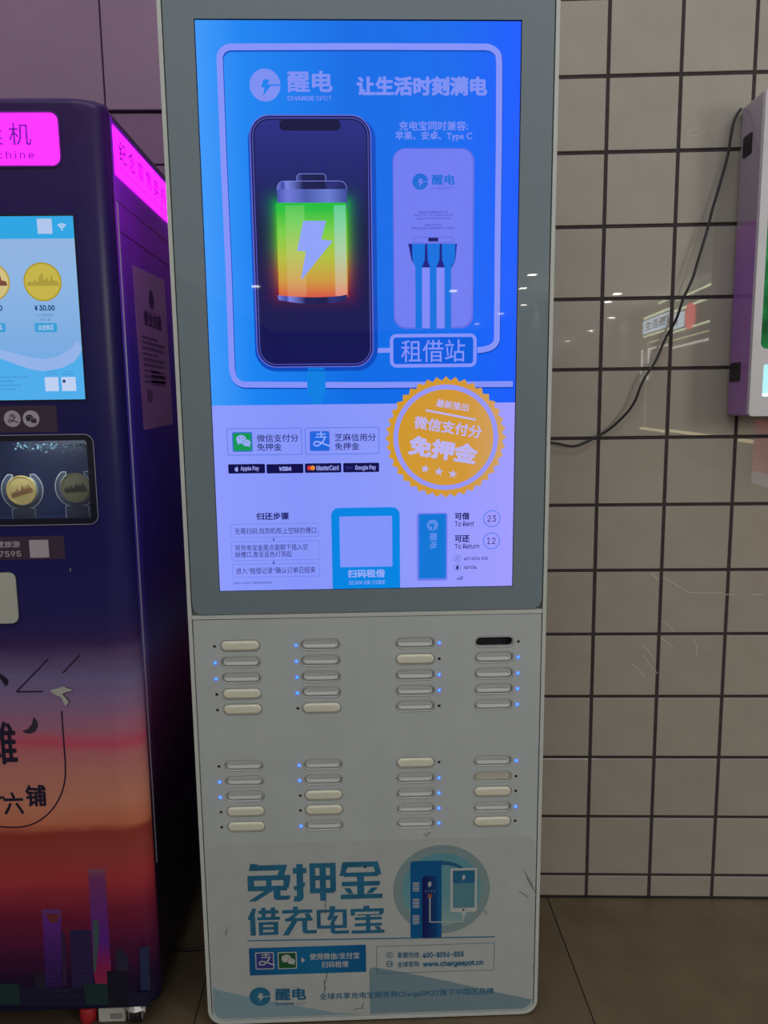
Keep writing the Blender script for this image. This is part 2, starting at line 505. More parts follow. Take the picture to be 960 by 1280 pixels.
dxn = math_n('MAXIMUM', math_n('SUBTRACT', math_n('ABSOLUTE', math_n('SUBTRACT', sp.outputs[0], (bxa + bxb) / 2)), (bxb - bxa) / 2 - .002), 0)
gzt, gzb = KF.at(391, 256)[1], KF.at(391, 366)[1]
dzn = math_n('MAXIMUM', math_n('SUBTRACT', math_n('ABSOLUTE', math_n('SUBTRACT', sp.outputs[2], (gzt + gzb) / 2)), (gzt - gzb) / 2), 0)
dd = math_n('SQRT', math_n('ADD', math_n('MULTIPLY', dxn, dxn), math_n('MULTIPLY', dzn, dzn)))
glow = math_n('EXPONENT', math_n('MULTIPLY', dd, -135))
mr = N.new('ShaderNodeMapRange'); mr.inputs['From Min'].default_value = gzb; mr.inputs['From Max'].default_value = gzt; L.new(sp.outputs[2], mr.inputs[0])
gr = ramp_node(nt, [(0, s2l((150, 26, 36))), (.25, s2l((190, 110, 20))), (.55, s2l((110, 190, 20))), (1, s2l((0, 190, 20)))]); L.new(mr.outputs[0], gr.inputs[0])
mr2 = N.new('ShaderNodeMapRange'); mr2.inputs['From Min'].default_value = b0; mr2.inputs['From Max'].default_value = b1; L.new(sp.outputs[2], mr2.inputs[0])
br = ramp_node(nt, [(0, s2l((18, 18, 84))), (.55, s2l((14, 16, 70))), (1, s2l((40, 46, 132)))]); L.new(mr2.outputs[0], br.inputs[0])
mx = N.new('ShaderNodeMix'); mx.data_type = 'RGBA'; L.new(glow, mx.inputs['Factor']); L.new(br.outputs[0], mx.inputs['A']); L.new(gr.outputs[0], mx.inputs['B'])
L.new(mx.outputs['Result'], bs.inputs['Emission Color']); bs.inputs['Emission Strength'].default_value = 1
flat('phone_display', KF, [rr(*inset(.0085), .025, 10)], pm, h=H0 + 7 * dh, parent=disp)
na = KF.bbox(349, 147, 425.5, 162.5)
flat('phone_notch', KF, [rr(na[0], na[1], na[2], inset(.008)[3], .007)], screen('ad_notch', (12, 12, 60)), h=H0 + 8 * dh, parent=disp)
# battery
metal = grad('ad_battery_metal', 'X', [(bxa, (110, 120, 215)), (bxa + .012, (60, 68, 160)), (bxa + .018, (120, 130, 225)), (bxa + .045, (20, 24, 84)), (bxa + .08, (14, 16, 66)), (bxb - .03, (40, 46, 120)), (bxb, (24, 26, 90))])
RR_('battery_cap', (370.5, 216.5, 407.5, 230), .006, metal, 8)
RR_('battery_top', (346, 225.5, 433.5, 250), .012, metal, 9)
RR_('battery_glass', (346.5, 236, 434, 262), .003, grad('ad_battery_glass', 'X', [(bxa, (62, 70, 165)), (bxa + .02, (110, 120, 215)), (bxa + .05, (72, 88, 170)), (bxb - .03, (104, 124, 208)), (bxb, (56, 72, 150))]), 10)
bat = grad('ad_battery_charge', 'Z', [(bz0, (205, 62, 64)), (bz0 + .012, (214, 92, 66)), (bz0 + .035, (205, 150, 62)), (bz0 + .075, (176, 192, 62)), (bz0 + .115, (120, 205, 70)), (bz0 + .15, (40, 190, 60)), (bz0 + .175, (8, 186, 56))])
bb = KF.bbox(346.5, 253, 434, 372)
flat('battery_charge', KF, [rr(bb[0] + .0005, bb[1], bb[2], bb[3], .003)], bat, h=H0 + 11 * dh, parent=disp)
lite = grad('ad_battery_sheen', 'Z', [(bz0, (236, 110, 120)), (bz0 + .035, (208, 176, 130)), (bz0 + .08, (176, 204, 160)), (bz0 + .13, (128, 210, 160)), (bz0 + .17, (70, 200, 130))])
lite2 = grad('ad_battery_band', 'Z', [(bz0, (220, 84, 88)), (bz0 + .035, (210, 164, 92)), (bz0 + .08, (180, 198, 96)), (bz0 + .13, (120, 208, 96)), (bz0 + .17, (50, 194, 84))])
wdb = bb[2] - bb[0]
flat('battery_band', KF, [rr(bb[0] + wdb * .13, bb[1] + .002, bb[0] + wdb * .40, bb[3] - .004)], lite2, h=H0 + 12 * dh, parent=disp)
flat('battery_sheen', KF, [rr(bb[0] + wdb * .82, bb[1] + .002, bb[0] + wdb * .985, bb[3] - .004)], lite, h=H0 + 12 * dh, parent=disp)
ho_ = KF.bbox(370.5, 216.5, 407.5, 230); flat('battery_edge', KF, ring(*ho_, .006, .0009), screen('ad_battery_edge', (126, 138, 234)), h=H0 + 8.5 * dh, parent=disp)
ho_ = KF.bbox(346, 225.5, 433.5, 250); flat('battery_edge', KF, ring(*ho_, .012, .0009), screen('ad_battery_edge', (126, 138, 234)), h=H0 + 9.5 * dh, parent=disp)
P_('battery_base', [[(346.8, 369)] + [(346.8 + 87 * i / 10, 369 + 2.5 * math.sin(PI * i / 10)) for i in range(11)][1:-1] + [(433.8, 368), (433.6, 375)] + [(433.6 - 84 * i / 10, 375 + 5 * math.sin(PI * i / 10)) for i in range(1, 10)] + [(348.5, 375)]], metal, 13)
P_('battery_bolt', [[(378.9, 275.7), (407.6, 275.7), (401.6, 299), (415.9, 300.9), (377.6, 348.7), (376.4, 347), (382.5, 313.9), (371.3, 313.2)]], screen('ad_bolt', (142, 162, 248)), 14)
P_('plug', [[(385.5, 459.5), (404.5, 459.5), (406.8, 463), (407, 489), (402, 498), (402, 505.4), (390.8, 505.6), (390.5, 498), (384, 490), (383.5, 463)]], screen('ad_plug', (10, 128, 226)), 3)

# power bank picture
pbm = screen('ad_bank', (112, 124, 240)); pbs = screen('ad_bank_edge', (96, 108, 226))
RR_('bank_picture_edge', (491.5, 184.5, 592.6, 410.5), .021, pbs, 3)
RR_('bank_picture', (493, 185.5, 590.5, 408.5), .020, pbm, 4)
ck = screen('ad_bank_logo', (24, 106, 214))
logo(KF, 525.4, 226.5, 9.8, ck, H0 + 5 * dh, disp, None)
T_('醒电', (540, 217.5, 569, 230.5), ck, 5, .03)
T_('CHARGESPOT', (540, 233, 568, 236), screen('ad_bank_faint', (70, 92, 214)), 5)
tiny = screen('ad_bank_ink', (34, 44, 150))
for s, q in (('Model: CHARGESPOT 20', (523.5, 263.3, 560, 266.3)), ('Input: 5V=1.5A  Output: 5V=2A', (517.5, 267.3, 566, 270.3)), ('Capacity: 5000mAh 18.5Wh', (521, 271.3, 562.5, 274.3)), ('Made in China', (531.5, 279.3, 552, 282)), ('Designed by CHARGESPOT in Japan', (515, 283.3, 568, 286.5))):
    T_(s, q, tiny, 5)
RR_('port_outline', (517, 296, 566.5, 303.2), .0008, tiny, 5, .0004)
RR_('port_label', (535.5, 296.8, 548, 301.4), .001, drk, 6)
P_('cable_cavity', [[(510.5, 304.3), (571.5, 304.3), (569.5, 325), (565, 334), (521, 334), (514.5, 325)]], screen('ad_cavity', (22, 26, 132)), 5)
for xa, xb in ((527.5, 537), (546, 555.2)): P_('bank_rib', [[(xa, 335), (xa + 3, 334), (xb - 3, 334), (xb, 335), (xb + .2, 410), (xa + .6, 410)]], screen('ad_rib', (128, 138, 248)), 6)
for xa, xb, sa, sb_ in ((515.3, 531.5, 519.3, 527.7), (534.2, 549.8, 537.4, 545.8), (552.4, 569.5, 556, 564.2)):
    P_('cable_picture', [[(xa, 304.5), (xb, 304.5), (xb - .5, 325), (sb_, 333), (sb_, 410.5), (sa + .3, 410.5), (sa, 333), (xa + .5, 325)]], screen('ad_cable', (8, 112, 222)), 7)

# badge
ca, cb = KF.at(557.6, 547.3); R = KF.at(633, 547)[0] - ca
teeth = []
for i in range(80):
    r_ = R if i % 2 == 0 else R * .935
    teeth.append((ca + r_ * math.cos(i * PI / 40), cb + r_ * math.sin(i * PI / 40)))
bad = grad('ad_badge', 'X', [(ca - R, (206, 152, 44)), (ca + R * .3, (208, 150, 56)), (ca + R, (206, 162, 104))])
flat('badge', KF, [teeth], bad, h=H0 + 4 * dh, parent=disp)
flat('badge_ring', KF, [circ(ca, cb, R * .868, 64), circ(ca, cb, R * .79, 64)], screen('ad_badge_white', (148, 150, 250)), h=H0 + 5 * dh, parent=disp)
bw = screen('ad_badge_print', (186, 178, 240))
RB = -math.radians(9.5)
def TB(s, cx, cy, wd, ht, bold): T_(s, (cx - wd / 2, cy - ht / 2, cx + wd / 2, cy + ht / 2), bw, 5, bold, rot=RB)
TB('最新推出', 566, 506.6, 41, 10, .02); TB('微信支付分', 560.3, 534, 86, 16, .025); TB('免押金', 554.2, 562.5, 87, 25, .05)
P_('badge_rule', [[(532.3, 511.5), (595.2, 523.5), (594.7, 526), (532, 514)]], bw, 5)
for sx_, sy_ in ((531.6, 586.3), (548.8, 589.7), (566.2, 592.8)):
    a, b = KF.at(sx_, sy_); r0_ = .0082
    flat('badge_star', KF, [[(a + (r0_ if i % 2 == 0 else r0_ * .42) * math.cos(PI / 2 + RB + i * PI / 5), b + (r0_ if i % 2 == 0 else r0_ * .42) * math.sin(PI / 2 + RB + i * PI / 5)) for i in range(10)]], bw, h=H0 + 5 * dh, parent=disp)

# payment boxes
bl = screen('ad_box_line', (60, 104, 214))
RR_('payment_box', (283.5, 535.3, 377.3, 569), .003, bl, 2, .0009)
RR_('payment_box', (381.3, 534.3, 474, 568), .003, bl, 2, .0009)


def chat_icon(pl, bb, mg, mw, h, parent, r=.003, dot=None, edge=None):
    x0, y0, x1, y1 = pl.bbox(*bb); W_ = x1 - x0; H_ = y1 - y0
    if edge: flat('icon_edge', pl, [rr(x0, y0, x1, y1, r)], edge, h=h - dh / 2, parent=parent); i_ = W_ * .05; x0 += i_; y0 += i_; x1 -= i_; y1 -= i_
    if mg: flat('icon_tile', pl, [rr(x0, y0, x1, y1, r)], mg, h=h, parent=parent)
    def el(cx, cy, rx, ry): return [(x0 + W_ * (cx + rx * math.cos(t * PI / 12)), y0 + H_ * (cy + ry * math.sin(t * PI / 12))) for t in range(24)]
    flat('icon_bubble', pl, [el(.40, .58, .25, .22), el(.32, .66, .03, .03), el(.49, .66, .03, .03)], mw, h=h + dh, parent=parent)
    flat('icon_bubble', pl, [[(x0 + W_ * a, y0 + H_ * b) for a, b in ((.22, .45), (.34, .40), (.22, .31))]], mw, h=h + dh, parent=parent)
    if mg or dot: flat('icon_bubble', pl, [el(.66, .40, .225, .195)], dot or mg, h=h + 1.5 * dh, parent=parent)
    flat('icon_bubble', pl, [el(.66, .40, .20, .17), el(.59, .46, .024, .026), el(.73, .46, .024, .026)], mw, h=h + 2 * dh, parent=parent)
    flat('icon_bubble', pl, [[(x0 + W_ * a, y0 + H_ * b) for a, b in ((.72, .26), (.82, .30), (.81, .17))]], mw, h=h + 2 * dh, parent=parent)


def pay_icon(pl, bb, mg, mw, h, parent, r=.003, edge=None, sc=1):
    x0, y0, x1, y1 = pl.bbox(*bb); W_ = x1 - x0; H_ = y1 - y0
    if edge: flat('icon_edge', pl, [rr(x0, y0, x1, y1, r)], edge, h=h - dh / 2, parent=parent); i_ = W_ * .05; x0 += i_; y0 += i_; x1 -= i_; y1 -= i_
    if mg: flat('icon_tile', pl, [rr(x0, y0, x1, y1, r)], mg, h=h, parent=parent)
    S = lambda pts, wd: flat('icon_stroke', pl, [stroke([(x0 + W_ * a, y0 + H_ * b) for a, b in pts], W_ * wd)], mw, h=h + dh, parent=parent)
    S([(.28, .80), (.76, .80)], .055); S([(.53, .93), (.53, .66)], .065); S([(.24, .655), (.80, .655)], .055)
    S([(.72, .65), (.66, .50), (.55, .36), (.42, .25), (.28, .21), (.17, .25), (.15, .35), (.25, .43), (.42, .41), (.60, .34), (.80, .25), (.98, .19)], .075)


wi = screen('ad_icon_white', (150, 170, 250))
chat_icon(KF, (290, 540.2, 315.2, 565), screen('ad_green', (18, 150, 84)), wi, H0 + 3 * dh, disp, edge=bl)
pay_icon(KF, (387, 539, 412, 564), screen('ad_icon_blue', (28, 100, 224)), wi, H0 + 3 * dh, disp, edge=bl)
T_('微信支付分', (320.7, 543, 372.8, 552.6), drk, bold=.006); T_('免押金', (321, 554.2, 352, 563.6), drk, bold=.006)
T_('芝麻信用分', (418.3, 542, 469.8, 551.6), drk, bold=.006); T_('免押金', (418.5, 553.4, 449.2, 562.6), drk, bold=.006)
navy = screen('ad_navy', (12, 10, 74)); pw = screen('ad_pay_white', (150, 158, 236))
for q in ((285, 580.3, 331, 592), (333, 580.2, 379, 591.8), (381, 579.3, 426.5, 591), (429, 578.8, 474, 590.4)): RR_('payment_badge', q, .0018, navy, 3)
T_('Apple Pay', (300.3, 583, 323.7, 589.7), pw, 4, .02); T_('VISA', (348.8, 583.6, 364, 588.8), pw, 4, .05, shear=.25)
T_('MasterCard', (395.5, 581.8, 423.3, 588.2), pw, 4, .02); T_('Google Pay', (443.8, 581.6, 470, 588.8), pw, 4, .02); T_('Ginter', (432, 582.5, 441, 586.5), screen('ad_faint_print', (60, 62, 150)), 4)
a, b = KF.at(295.5, 586.6)
flat('fruit_mark', KF, [[(a + .0035 * math.cos(t * PI / 12) * (1 if not (t > 21 or t < 3) else .75), b - .0006 + .0038 * math.sin(t * PI / 12)) for t in range(24)]], pw, h=H0 + 4 * dh, parent=disp)
flat('fruit_mark', KF, [[(a - .0003, b + .0036), (a + .0018, b + .0062), (a + .0012, b + .0038)]], pw, h=H0 + 4 * dh, parent=disp)
a, b = KF.at(386.8, 585.2); flat('card_mark', KF, [circ(a, b, .0042, 20)], screen('ad_red', (216, 50, 50)), h=H0 + 4 * dh, parent=disp)
a, b = KF.at(390.8, 585.1); flat('card_mark', KF, [circ(a, b, .0042, 20)], screen('ad_orange', (222, 140, 50)), h=H0 + 4.5 * dh, parent=disp)

# steps
T_('归还步骤', (320.7, 641, 361, 650.2), drk, bold=.025)
for q in ((288.3, 655, 398.2, 671.8), (289.2, 677, 399, 700.8), (290.2, 705, 399.3, 721.6)): RR_('step_box', q, .002, bl, 2, .0005)
for s, q in (('无需扫码,找到机柜上空缺的槽口', (293, 659.8, 395, 668)), ('将充电宝金属点面朝下插入空', (293.4, 680.8, 384.5, 688.5)), ('缺槽口,直至蓝色灯亮起', (293.4, 689.6, 364.7, 697.2)), ('进入“租借记录”确认订单已结束', (294.7, 709.4, 394.2, 717.4))):
    T_(s, q, drk, bold=.0)
T_('© 醒电CHARGESPOT醒电科技版权所有', (290.5, 727.6, 339.5, 730.6), drk2)
for y_ in (672.6, 701.6): P_('step_arrow', [[(341.3, y_), (342.3, y_), (342.4, y_ + 2.4), (343.2, y_ + 2.4), (341.8, y_ + 4.4), (340.6, y_ + 2.4), (341.3, y_ + 2.4)]], drk, 3)

# scan card: the code itself is left out
cx0, cz0, cx1, cz1 = KF.bbox(414.7, 634.7, 500, 734.8)
flat('scan_card', KF, [[(cx0, sz0)] + [(cx1, sz0)] + arc(cx1 - .014, cz1 - .014, .014, 0, PI / 2) + arc(cx0 + .014, cz1 - .014, .014, PI / 2, PI)], cyan, h=H0 + 3 * dh, parent=disp)
RR_('scan_square', (424.7, 645.5, 490.4, 709), .0015, screen('ad_square', (128, 148, 250)), 4)
T_('扫码租借', (434.6, 712.2, 481.4, 722.4), wi, 4, .03); T_('SCAN QR CODE', (436, 726, 481.6, 731.2), wi, 4)
RR_('bank_thumbnail', (521.3, 641.5, 559.5, 726.2), .004, screen('ad_thumb_edge', (104, 122, 236)), 3)
RR_('bank_thumbnail_face', (524, 643, 557.5, 723.4), .002, screen('ad_thumb', (14, 118, 214)), 4)
a, b = KF.at(540.8, 656.8)
flat('thumbnail_logo', KF, [circ(a, b, .0100, 28)], screen('ad_thumb_mark', (92, 140, 232)), h=H0 + 5 * dh, parent=disp)
T_('醒电', (532, 672, 552, 681), screen('ad_thumb_mark', (92, 140, 232)), 5, .03, rot=-PI / 2)
P_('thumbnail_bolt', [[(536.5, 655.6), (543, 654.6), (543, 657.4), (541.3, 663.5), (540, 663.5), (540.4, 658.6), (537, 658)]], screen('ad_thumb', (14, 118, 214)), 6)
T_('可借', (568.7, 641, 587.2, 650), drk, bold=.03); T_('To Rent', (568.7, 652, 592.8, 658.2), drk, bold=.006)
T_('可还', (568.7, 669, 587.2, 678), drk, bold=.03); T_('To Return', (568.7, 680.2, 599.2, 686.2), drk, bold=.006)
for (cx_, cy_, s) in ((615.2, 648.6, '23'), (614.6, 676.5, '12')):
    a, b = KF.at(cx_, cy_); flat('count_ring', KF, [circ(a, b, .0152, 40), circ(a, b, .0140, 40)], screen('ad_ring', (30, 110, 224)), h=H0 + 3 * dh, parent=disp)
    T_(s, (cx_ - 5.6, cy_ - 4, cx_ + 5.2, cy_ + 4), drk, bold=.0)
for cx_, cy_ in ((572.2, 698.5), (572, 709.8)):
    a, b = KF.at(cx_, cy_); flat('contact_ring', KF, [circ(a, b, .0063, 24), circ(a, b, .0057, 24)], drk2, h=H0 + 3 * dh, parent=disp)
T_('✆', (570, 696.2, 574.5, 700.8), drk2); RR_('device_mark', (570.6, 707.8, 573.4, 712.2), .001, drk, 3)
T_('400 8056 858', (580, 696.4, 610, 700.6), drk2, bold=.01); T_('S49184', (580, 707.6, 596, 711.6), drk, bold=.01)
for i in range(4): P_('signal_bar', [[(571.3 + i * 2, 725.5 - i * .1), (572.3 + i * 2, 725.5), (572.3 + i * 2, 723.6 - i * 1.1), (571.3 + i * 2, 723.6 - i * 1.1)]], drk if i < 1 else drk2, 3)

# ---- lower front panel with the slots cut through
rows_a = [(807.5, 828, 848, 867.5, 887), (806, 826, 846, 865.5, 885), (804, 824, 844, 863.5, 883), (802.5, 822, 842, 861.5, 881)]
rows_b = [(957.5, 977, 996, 1014.5, 1033.5), (956, 975, 994, 1012.5, 1032), (953.5, 973, 992, 1011, 1029.5), (951.5, 971, 989.5, 1009, 1027)]
colx = [[(300, 303.3), (401, 401.5), (519, 519.3), (618, 617.3)], [(305.5, 307), (403.5, 405.5), (519.5, 519.7), (616.5, 615.2)]]
state = [['cggcc', 'ggggc', 'gcggg', 'kgggg'], ['gggcc', 'ggccg', 'cgggg', 'gbcgc']]
lit = [['.**..', '****.', '*.**.', '.****'], ['.**..', '**..*', '.****', '*..*.']]
slots = []
for g, rows in enumerate((rows_a, rows_b)):
    for c in range(4):
        ps = [KF.at(colx[g][c][0] + (colx[g][c][1] - colx[g][c][0]) * r / 4, rows[c][r]) for r in range(5)]
        ua = sum(p[0] for p in ps) / 5
        for r in range(5): slots.append((g, c, r, ua, ps[r][1], state[g][c][r], lit[g][c][r] == '*'))
SW, SH = .0345, .0091          # half length / half height of a slot
pz1 = gz0 - .0098
holes = [rr(u - SW - .0023, z - SH - .0023, u + SW + .0023, z + SH + .0023, .02, 8) for (_, _, _, u, z, _, _) in slots]
LX = -.0442
def led_x(c, u): return u + (LX if c < 2 else -LX) if c != 0 else u + LX - .002
led_holes = [circ(led_x(c, u), z - .0003, .0030, 12) for (g, c, r, u, z, _, _) in slots]
panel = flat('front_panel', KF, [arc(x0k + .0085 + .018, .0305, .018, PI, 1.5 * PI, 6) + arc(x1k - .0265, .0305, .018, 1.5 * PI, 2 * PI, 6) + [(x1k - .0085, pz1), (x0k + .0085, pz1)]] + holes + led_holes, M_KPANEL, h=-.0125, depth=.012)
flat('panel_gap', KF, [rr(x0k + .0066, .0106, x1k - .0066, pz1 + .0015, .012, 8), rr(x0k + .03, .03, x1k - .03, pz1 - .03)], M_DARK, h=-.0146, depth=.001)
M_RIM = mat('slot_rim_plastic', base=(.56, .59, .58), rough=.35)
M_CREAM = add_noise(mat('cream_plastic_flap', base=(.74, .74, .60), rough=.45), 80, .06)
M_BEIGE = mat('beige_plastic', base=(.52, .52, .44), rough=.45)
M_BANK = add_noise(mat('pale_grey_plastic', base=(.60, .63, .63), rough=.38), 60, .05)
M_LED = mat('blue_led', base=(.1, .3, .9), emit=(34, 84, 255), strength=4.5)
M_LEDOFF = mat('unlit_led', base=(.01, .01, .012), rough=.3)
rim_me = flat_mesh('slot_rim', [rr(-SW - .0014, -SH - .0014, SW + .0014, SH + .0014, .02, 8), rr(-SW, -SH, SW, SH, .02, 8)], .012)
rim_me.transform(FP @ Matrix.Translation((0, 0, -.0067)))
rim_me.materials.append(M_RIM)


def stadium_solid(hw, hh, depth, bev, dish=0):
    """a bar end: stadium outline, rounded front edge; dish > 0 hollows the face along its length"""
    bm = bmesh.new()
    prof = [(0, -depth), (0, -bev), (bev * .3, -bev * .3), (bev, 0)]
    rings = []
    for ins, z in prof:
        rings.append([bm.verts.new((p[0], p[1], z)) for p in rr(-hw + ins, -hh + ins, hw - ins, hh - ins, .02, 6)])
    for s in (.55, .0):
        last = rings[-1]
        nr = []
        for v in last:
            nr.append(bm.verts.new((max(-hw + hh, min(hw - hh, v.co.x)) + (v.co.x - max(-hw + hh, min(hw - hh, v.co.x))) * s, v.co.y * (s if s else .02), -dish * (1 - s * s))))
        rings.append(nr)
    for A_, B_ in zip(rings[:-1], rings[1:]):
        n = len(A_)
        for i in range(n): bm.faces.new((A_[i], A_[(i + 1) % n], B_[(i + 1) % n], B_[i]))
    bmesh.ops.remove_doubles(bm, verts=bm.verts, dist=1e-6)
    bmesh.ops.recalc_face_normals(bm, faces=bm.faces)
    me = bpy.data.meshes.new('bank'); bm.to_mesh(me); bm.free()
    for p in me.polygons: p.use_smooth = True
    return me


bank_me = stadium_solid(SW - .0011, SH - .0011, .11, .0028, .0018); bank_me.materials.append(M_BANK)
flap_me = stadium_solid(SW - .0005, SH - .0005, .006, .0022, 0); flap_me.materials.append(M_CREAM)
flap_b = stadium_solid(SW - .0005, SH - .0005, .006, .0022, 0); flap_b.materials.append(M_BEIGE)
led_bm = bmesh.new(); bmesh.ops.create_uvsphere(led_bm, u_segments=10, v_segments=6, radius=.0026)
led_on = bpy.data.meshes.new('indicator'); led_bm.to_mesh(led_on); led_bm.free(); led_off = led_on.copy()
led_on.materials.append(M_LED); led_off.materials.append(M_LEDOFF)
ROW = ['top', 'second', 'third', 'fourth', 'bottom']; COLN = ['leftmost', 'second', 'third', 'rightmost']
for g, c, r, u, z, st, on in slots:
    o = link(bpy.data.objects.new('slot_rim', rim_me), kiosk); o.location = (u, 0, z)
    if st == 'c' or st == 'b':
        f = link(bpy.data.objects.new('slot_flap', flap_me if st == 'c' else flap_b), kiosk)
        f.location = (u, -.0012 if st == 'c' else .0025, z); f.rotation_euler = (PI / 2, 0, 0); f['label'] = 'cream flap closing an empty slot'
    elif st == 'g':
        b_ = bpy.data.objects.new('power_bank', bank_me); COL.objects.link(b_)
        b_.matrix_world = KM @ Matrix.Translation((u, .0026, z)) @ Matrix.Rotation(PI / 2, 4, 'X')
        tag(b_, f"grey power bank end in the {'upper' if g == 0 else 'lower'} slot group, {COLN[c]} column, {ROW[r]} slot", 'power bank', 'power banks docked in the kiosk')
    if st == 'k':
        flat('empty_slot_cavity', KF, [rr(u - SW - .001, z - SH - .001, u + SW + .001, z + SH + .001, .02, 8)], mat('cavity_navy', base=(.006, .005, .012), rough=.8), h=-.020, depth=.006)
    l_ = link(bpy.data.objects.new('indicator_light', led_on if on else led_off), kiosk)
    l_.location = (led_x(c, u), .0005 if on else .003, z - .0003)
    l_['label'] = 'glowing blue indicator light' if on else 'unlit dark indicator light'

# ---- decal at the foot
M_DEC = add_noise(mat('decal_vinyl', base=(.455, .495, .485), rough=.5), 20, .07, .05)
dx0, dz0, dx1, dz1 = KF.bbox(256, 1050, 672.5, 1277)
dz0 = .0165; dx0 = x0k + .0115; dx1 = x1k - .0115; dz1 = KF.at(465, 1050)[1]
HD = -.0003
decal = flat('poster_decal', KF, [rr(dx0, dz0, dx1, dz1, .022, 8)], M_DEC, h=HD, depth=.0002)
dk = lambda n, rgb, r=.5: mat(n, base=rgb, rough=r)
INK = add_noise(dk('decal_blue_ink', (.014, .15, .28)), 25, .25); INK_T = INK; INK2 = dk('decal_pale_blue', (.24, .37, .43)); INKW = dk('decal_white', (.50, .53, .52))
DH = .00012
def D_(name, pts, m, h=2): return flat(name, KF, [pts_px(KF, q) for q in pts], m, h=h * DH, parent=decal)
def DT(s, bb, m=INK_T, h=3, bold=0, **k): return text(KF, s, bb, m, h * DH, bold, parent=decal, **k)
def DR(name, bb, r, m, h=2, t=None):
    a = KF.bbox(*bb); return flat(name, KF, ring(*a, r, t) if t else [rr(*a, r)], m, h=h * DH, parent=decal)


# wedges of pale blue
a_, b_ = KF.at(462, 1240)
lw = pts_px(KF, [(258, 1235), (275, 1238), (300, 1243.5), (330, 1250), (370, 1257), (420, 1266)])
flat('pale_wedge', KF, [[(dx0, lw[0][1])] + lw[1:] + [(KF.at(455, 1274)[0], dz0)] + arc(dx0 + .022, dz0 + .022, .022, 1.5 * PI, PI)], INK2, h=1 * DH, parent=decal)
rw = pts_px(KF, [(461.5, 1214), (463, 1210), (468, 1209), (500, 1214.5), (560, 1226.5), (620, 1240), (668, 1250)])
flat('pale_wedge', KF, [rw + [(dx1, rw[-1][1])] + arc(dx1 - .022, dz0 + .022, .022, 0, -PI / 2) + [(rw[0][0] + .001, dz0)]], dk('decal_pale_blue_deep', (.185, .29, .345)), h=1.5 * DH, parent=decal)
# headline characters
# stylised block characters, strokes on a 0..100 grid (x right, y down)
def glyph(bb, polys, m=INK, h=3):
    x0, y0, x1, y1 = KF.bbox(*bb)
    f = lambda p: (x0 + (x1 - x0) * p[0] / 100, y1 - (y1 - y0) * p[1] / 100)
    outs = []
    for i, q in enumerate(polys):
        if q[0] == 'r':
            _, xa, ya, xb, yb = q; pts = [(xa, ya), (xb, ya), (xb, yb), (xa, yb)]
        else: pts = q
        outs.append([f(p) for p in pts])
    # overlapping strokes are joined into one print layer
    bm = bmesh.new()
    for i, pts in enumerate(outs):
        me = flat_mesh('g', [pts]); me.transform(KF.M @ Matrix.Translation((0, 0, h * DH + i * .00001)))
        bm.from_mesh(me); bpy.data.meshes.remove(me)
    return from_bm('headline_character', bm, m, decal)


glyph((309.5, 1079, 363, 1126), [[(8, 0), (26, 2), (24, 5), (94, 5), (86, 32), (70, 32), (75, 19), (4, 19)], ('r', 0, 32, 100, 45), ('r', 0, 44, 15, 72), ('r', 43, 44, 56, 62), [(84, 44), (100, 44), (96, 66), (84, 66)], ('r', 0, 60, 92, 73), [(40, 72), (60, 72), (18, 100), (0, 100)], [(60, 62), (76, 62), (76, 87), (100, 87), (96, 98), (66, 98), (60, 93)]])
glyph((366.5, 1078, 421, 1126), [('r', 0, 13, 31, 27), ('r', 8, 3, 23, 92), [(2, 86), (23, 86), (20, 97), (14, 100), (0, 100)], [(0, 62), (27, 50), (27, 60), (4, 72)], ('r', 38, 2, 98, 14), ('r', 38, 2, 51, 80), ('r', 85, 2, 98, 76), ('r', 38, 34, 98, 46), ('r', 38, 67, 94, 80), ('r', 61, 2, 75, 100)])
glyph((424.5, 1077, 478, 1124), [[(8, 0), (90, 0), (93, 14), (4, 14)], [(8, 4), (21, 8), (12, 36), (0, 36)], [(78, 6), (91, 4), (98, 35), (85, 35)], ('r', 10, 28, 90, 39), ('r', 5, 52, 94, 64), ('r', 41, 30, 57, 95), ('r', 2, 86, 100, 98), [(10, 69), (24, 69), (32, 84), (20, 84)], [(74, 69), (90, 69), (76, 84), (62, 84)]])
glyph((309.5, 1134.5, 350, 1169), [[(16, 2), (28, 2), (22, 30), (8, 44), (0, 40)], ('r', 8, 30, 24, 100), ('r', 34, 10, 96, 22), ('r', 44, 0, 57, 42), ('r', 73, 0, 86, 42), ('r', 30, 34, 100, 45), ('r', 34, 52, 94, 62), ('r', 34, 52, 47, 100), ('r', 80, 52, 94, 98), ('r', 34, 70, 94, 80), ('r', 34, 89, 94, 99)])
glyph((353, 1133, 396, 1168.5), [('r', 32, 0, 46, 14), ('r', 0, 11, 88, 23), [(38, 22), (52, 22), (30, 44), (12, 44)], ('r', 8, 40, 86, 51), [(64, 26), (78, 24), (90, 50), (76, 50)], [(28, 50), (44, 50), (18, 100), (0, 100)], [(58, 50), (72, 50), (72, 84), (100, 84), (98, 96), (64, 96), (58, 90)]])
glyph((396, 1132.5, 436.5, 1167.5), [('r', 0, 12, 92, 22), ('r', 0, 12, 12, 78), [(80, 12), (93, 12), (93, 72), (88, 78), (80, 78)], ('r', 0, 68, 93, 79), [(40, 0), (58, 0), (56, 22), (44, 52), (32, 46), (42, 20)], [(40, 34), (68, 34), (52, 62), (42, 60), (50, 44), (36, 44)], [(42, 60), (56, 62), (56, 88), (100, 88), (98, 99), (50, 99), (42, 92)]])
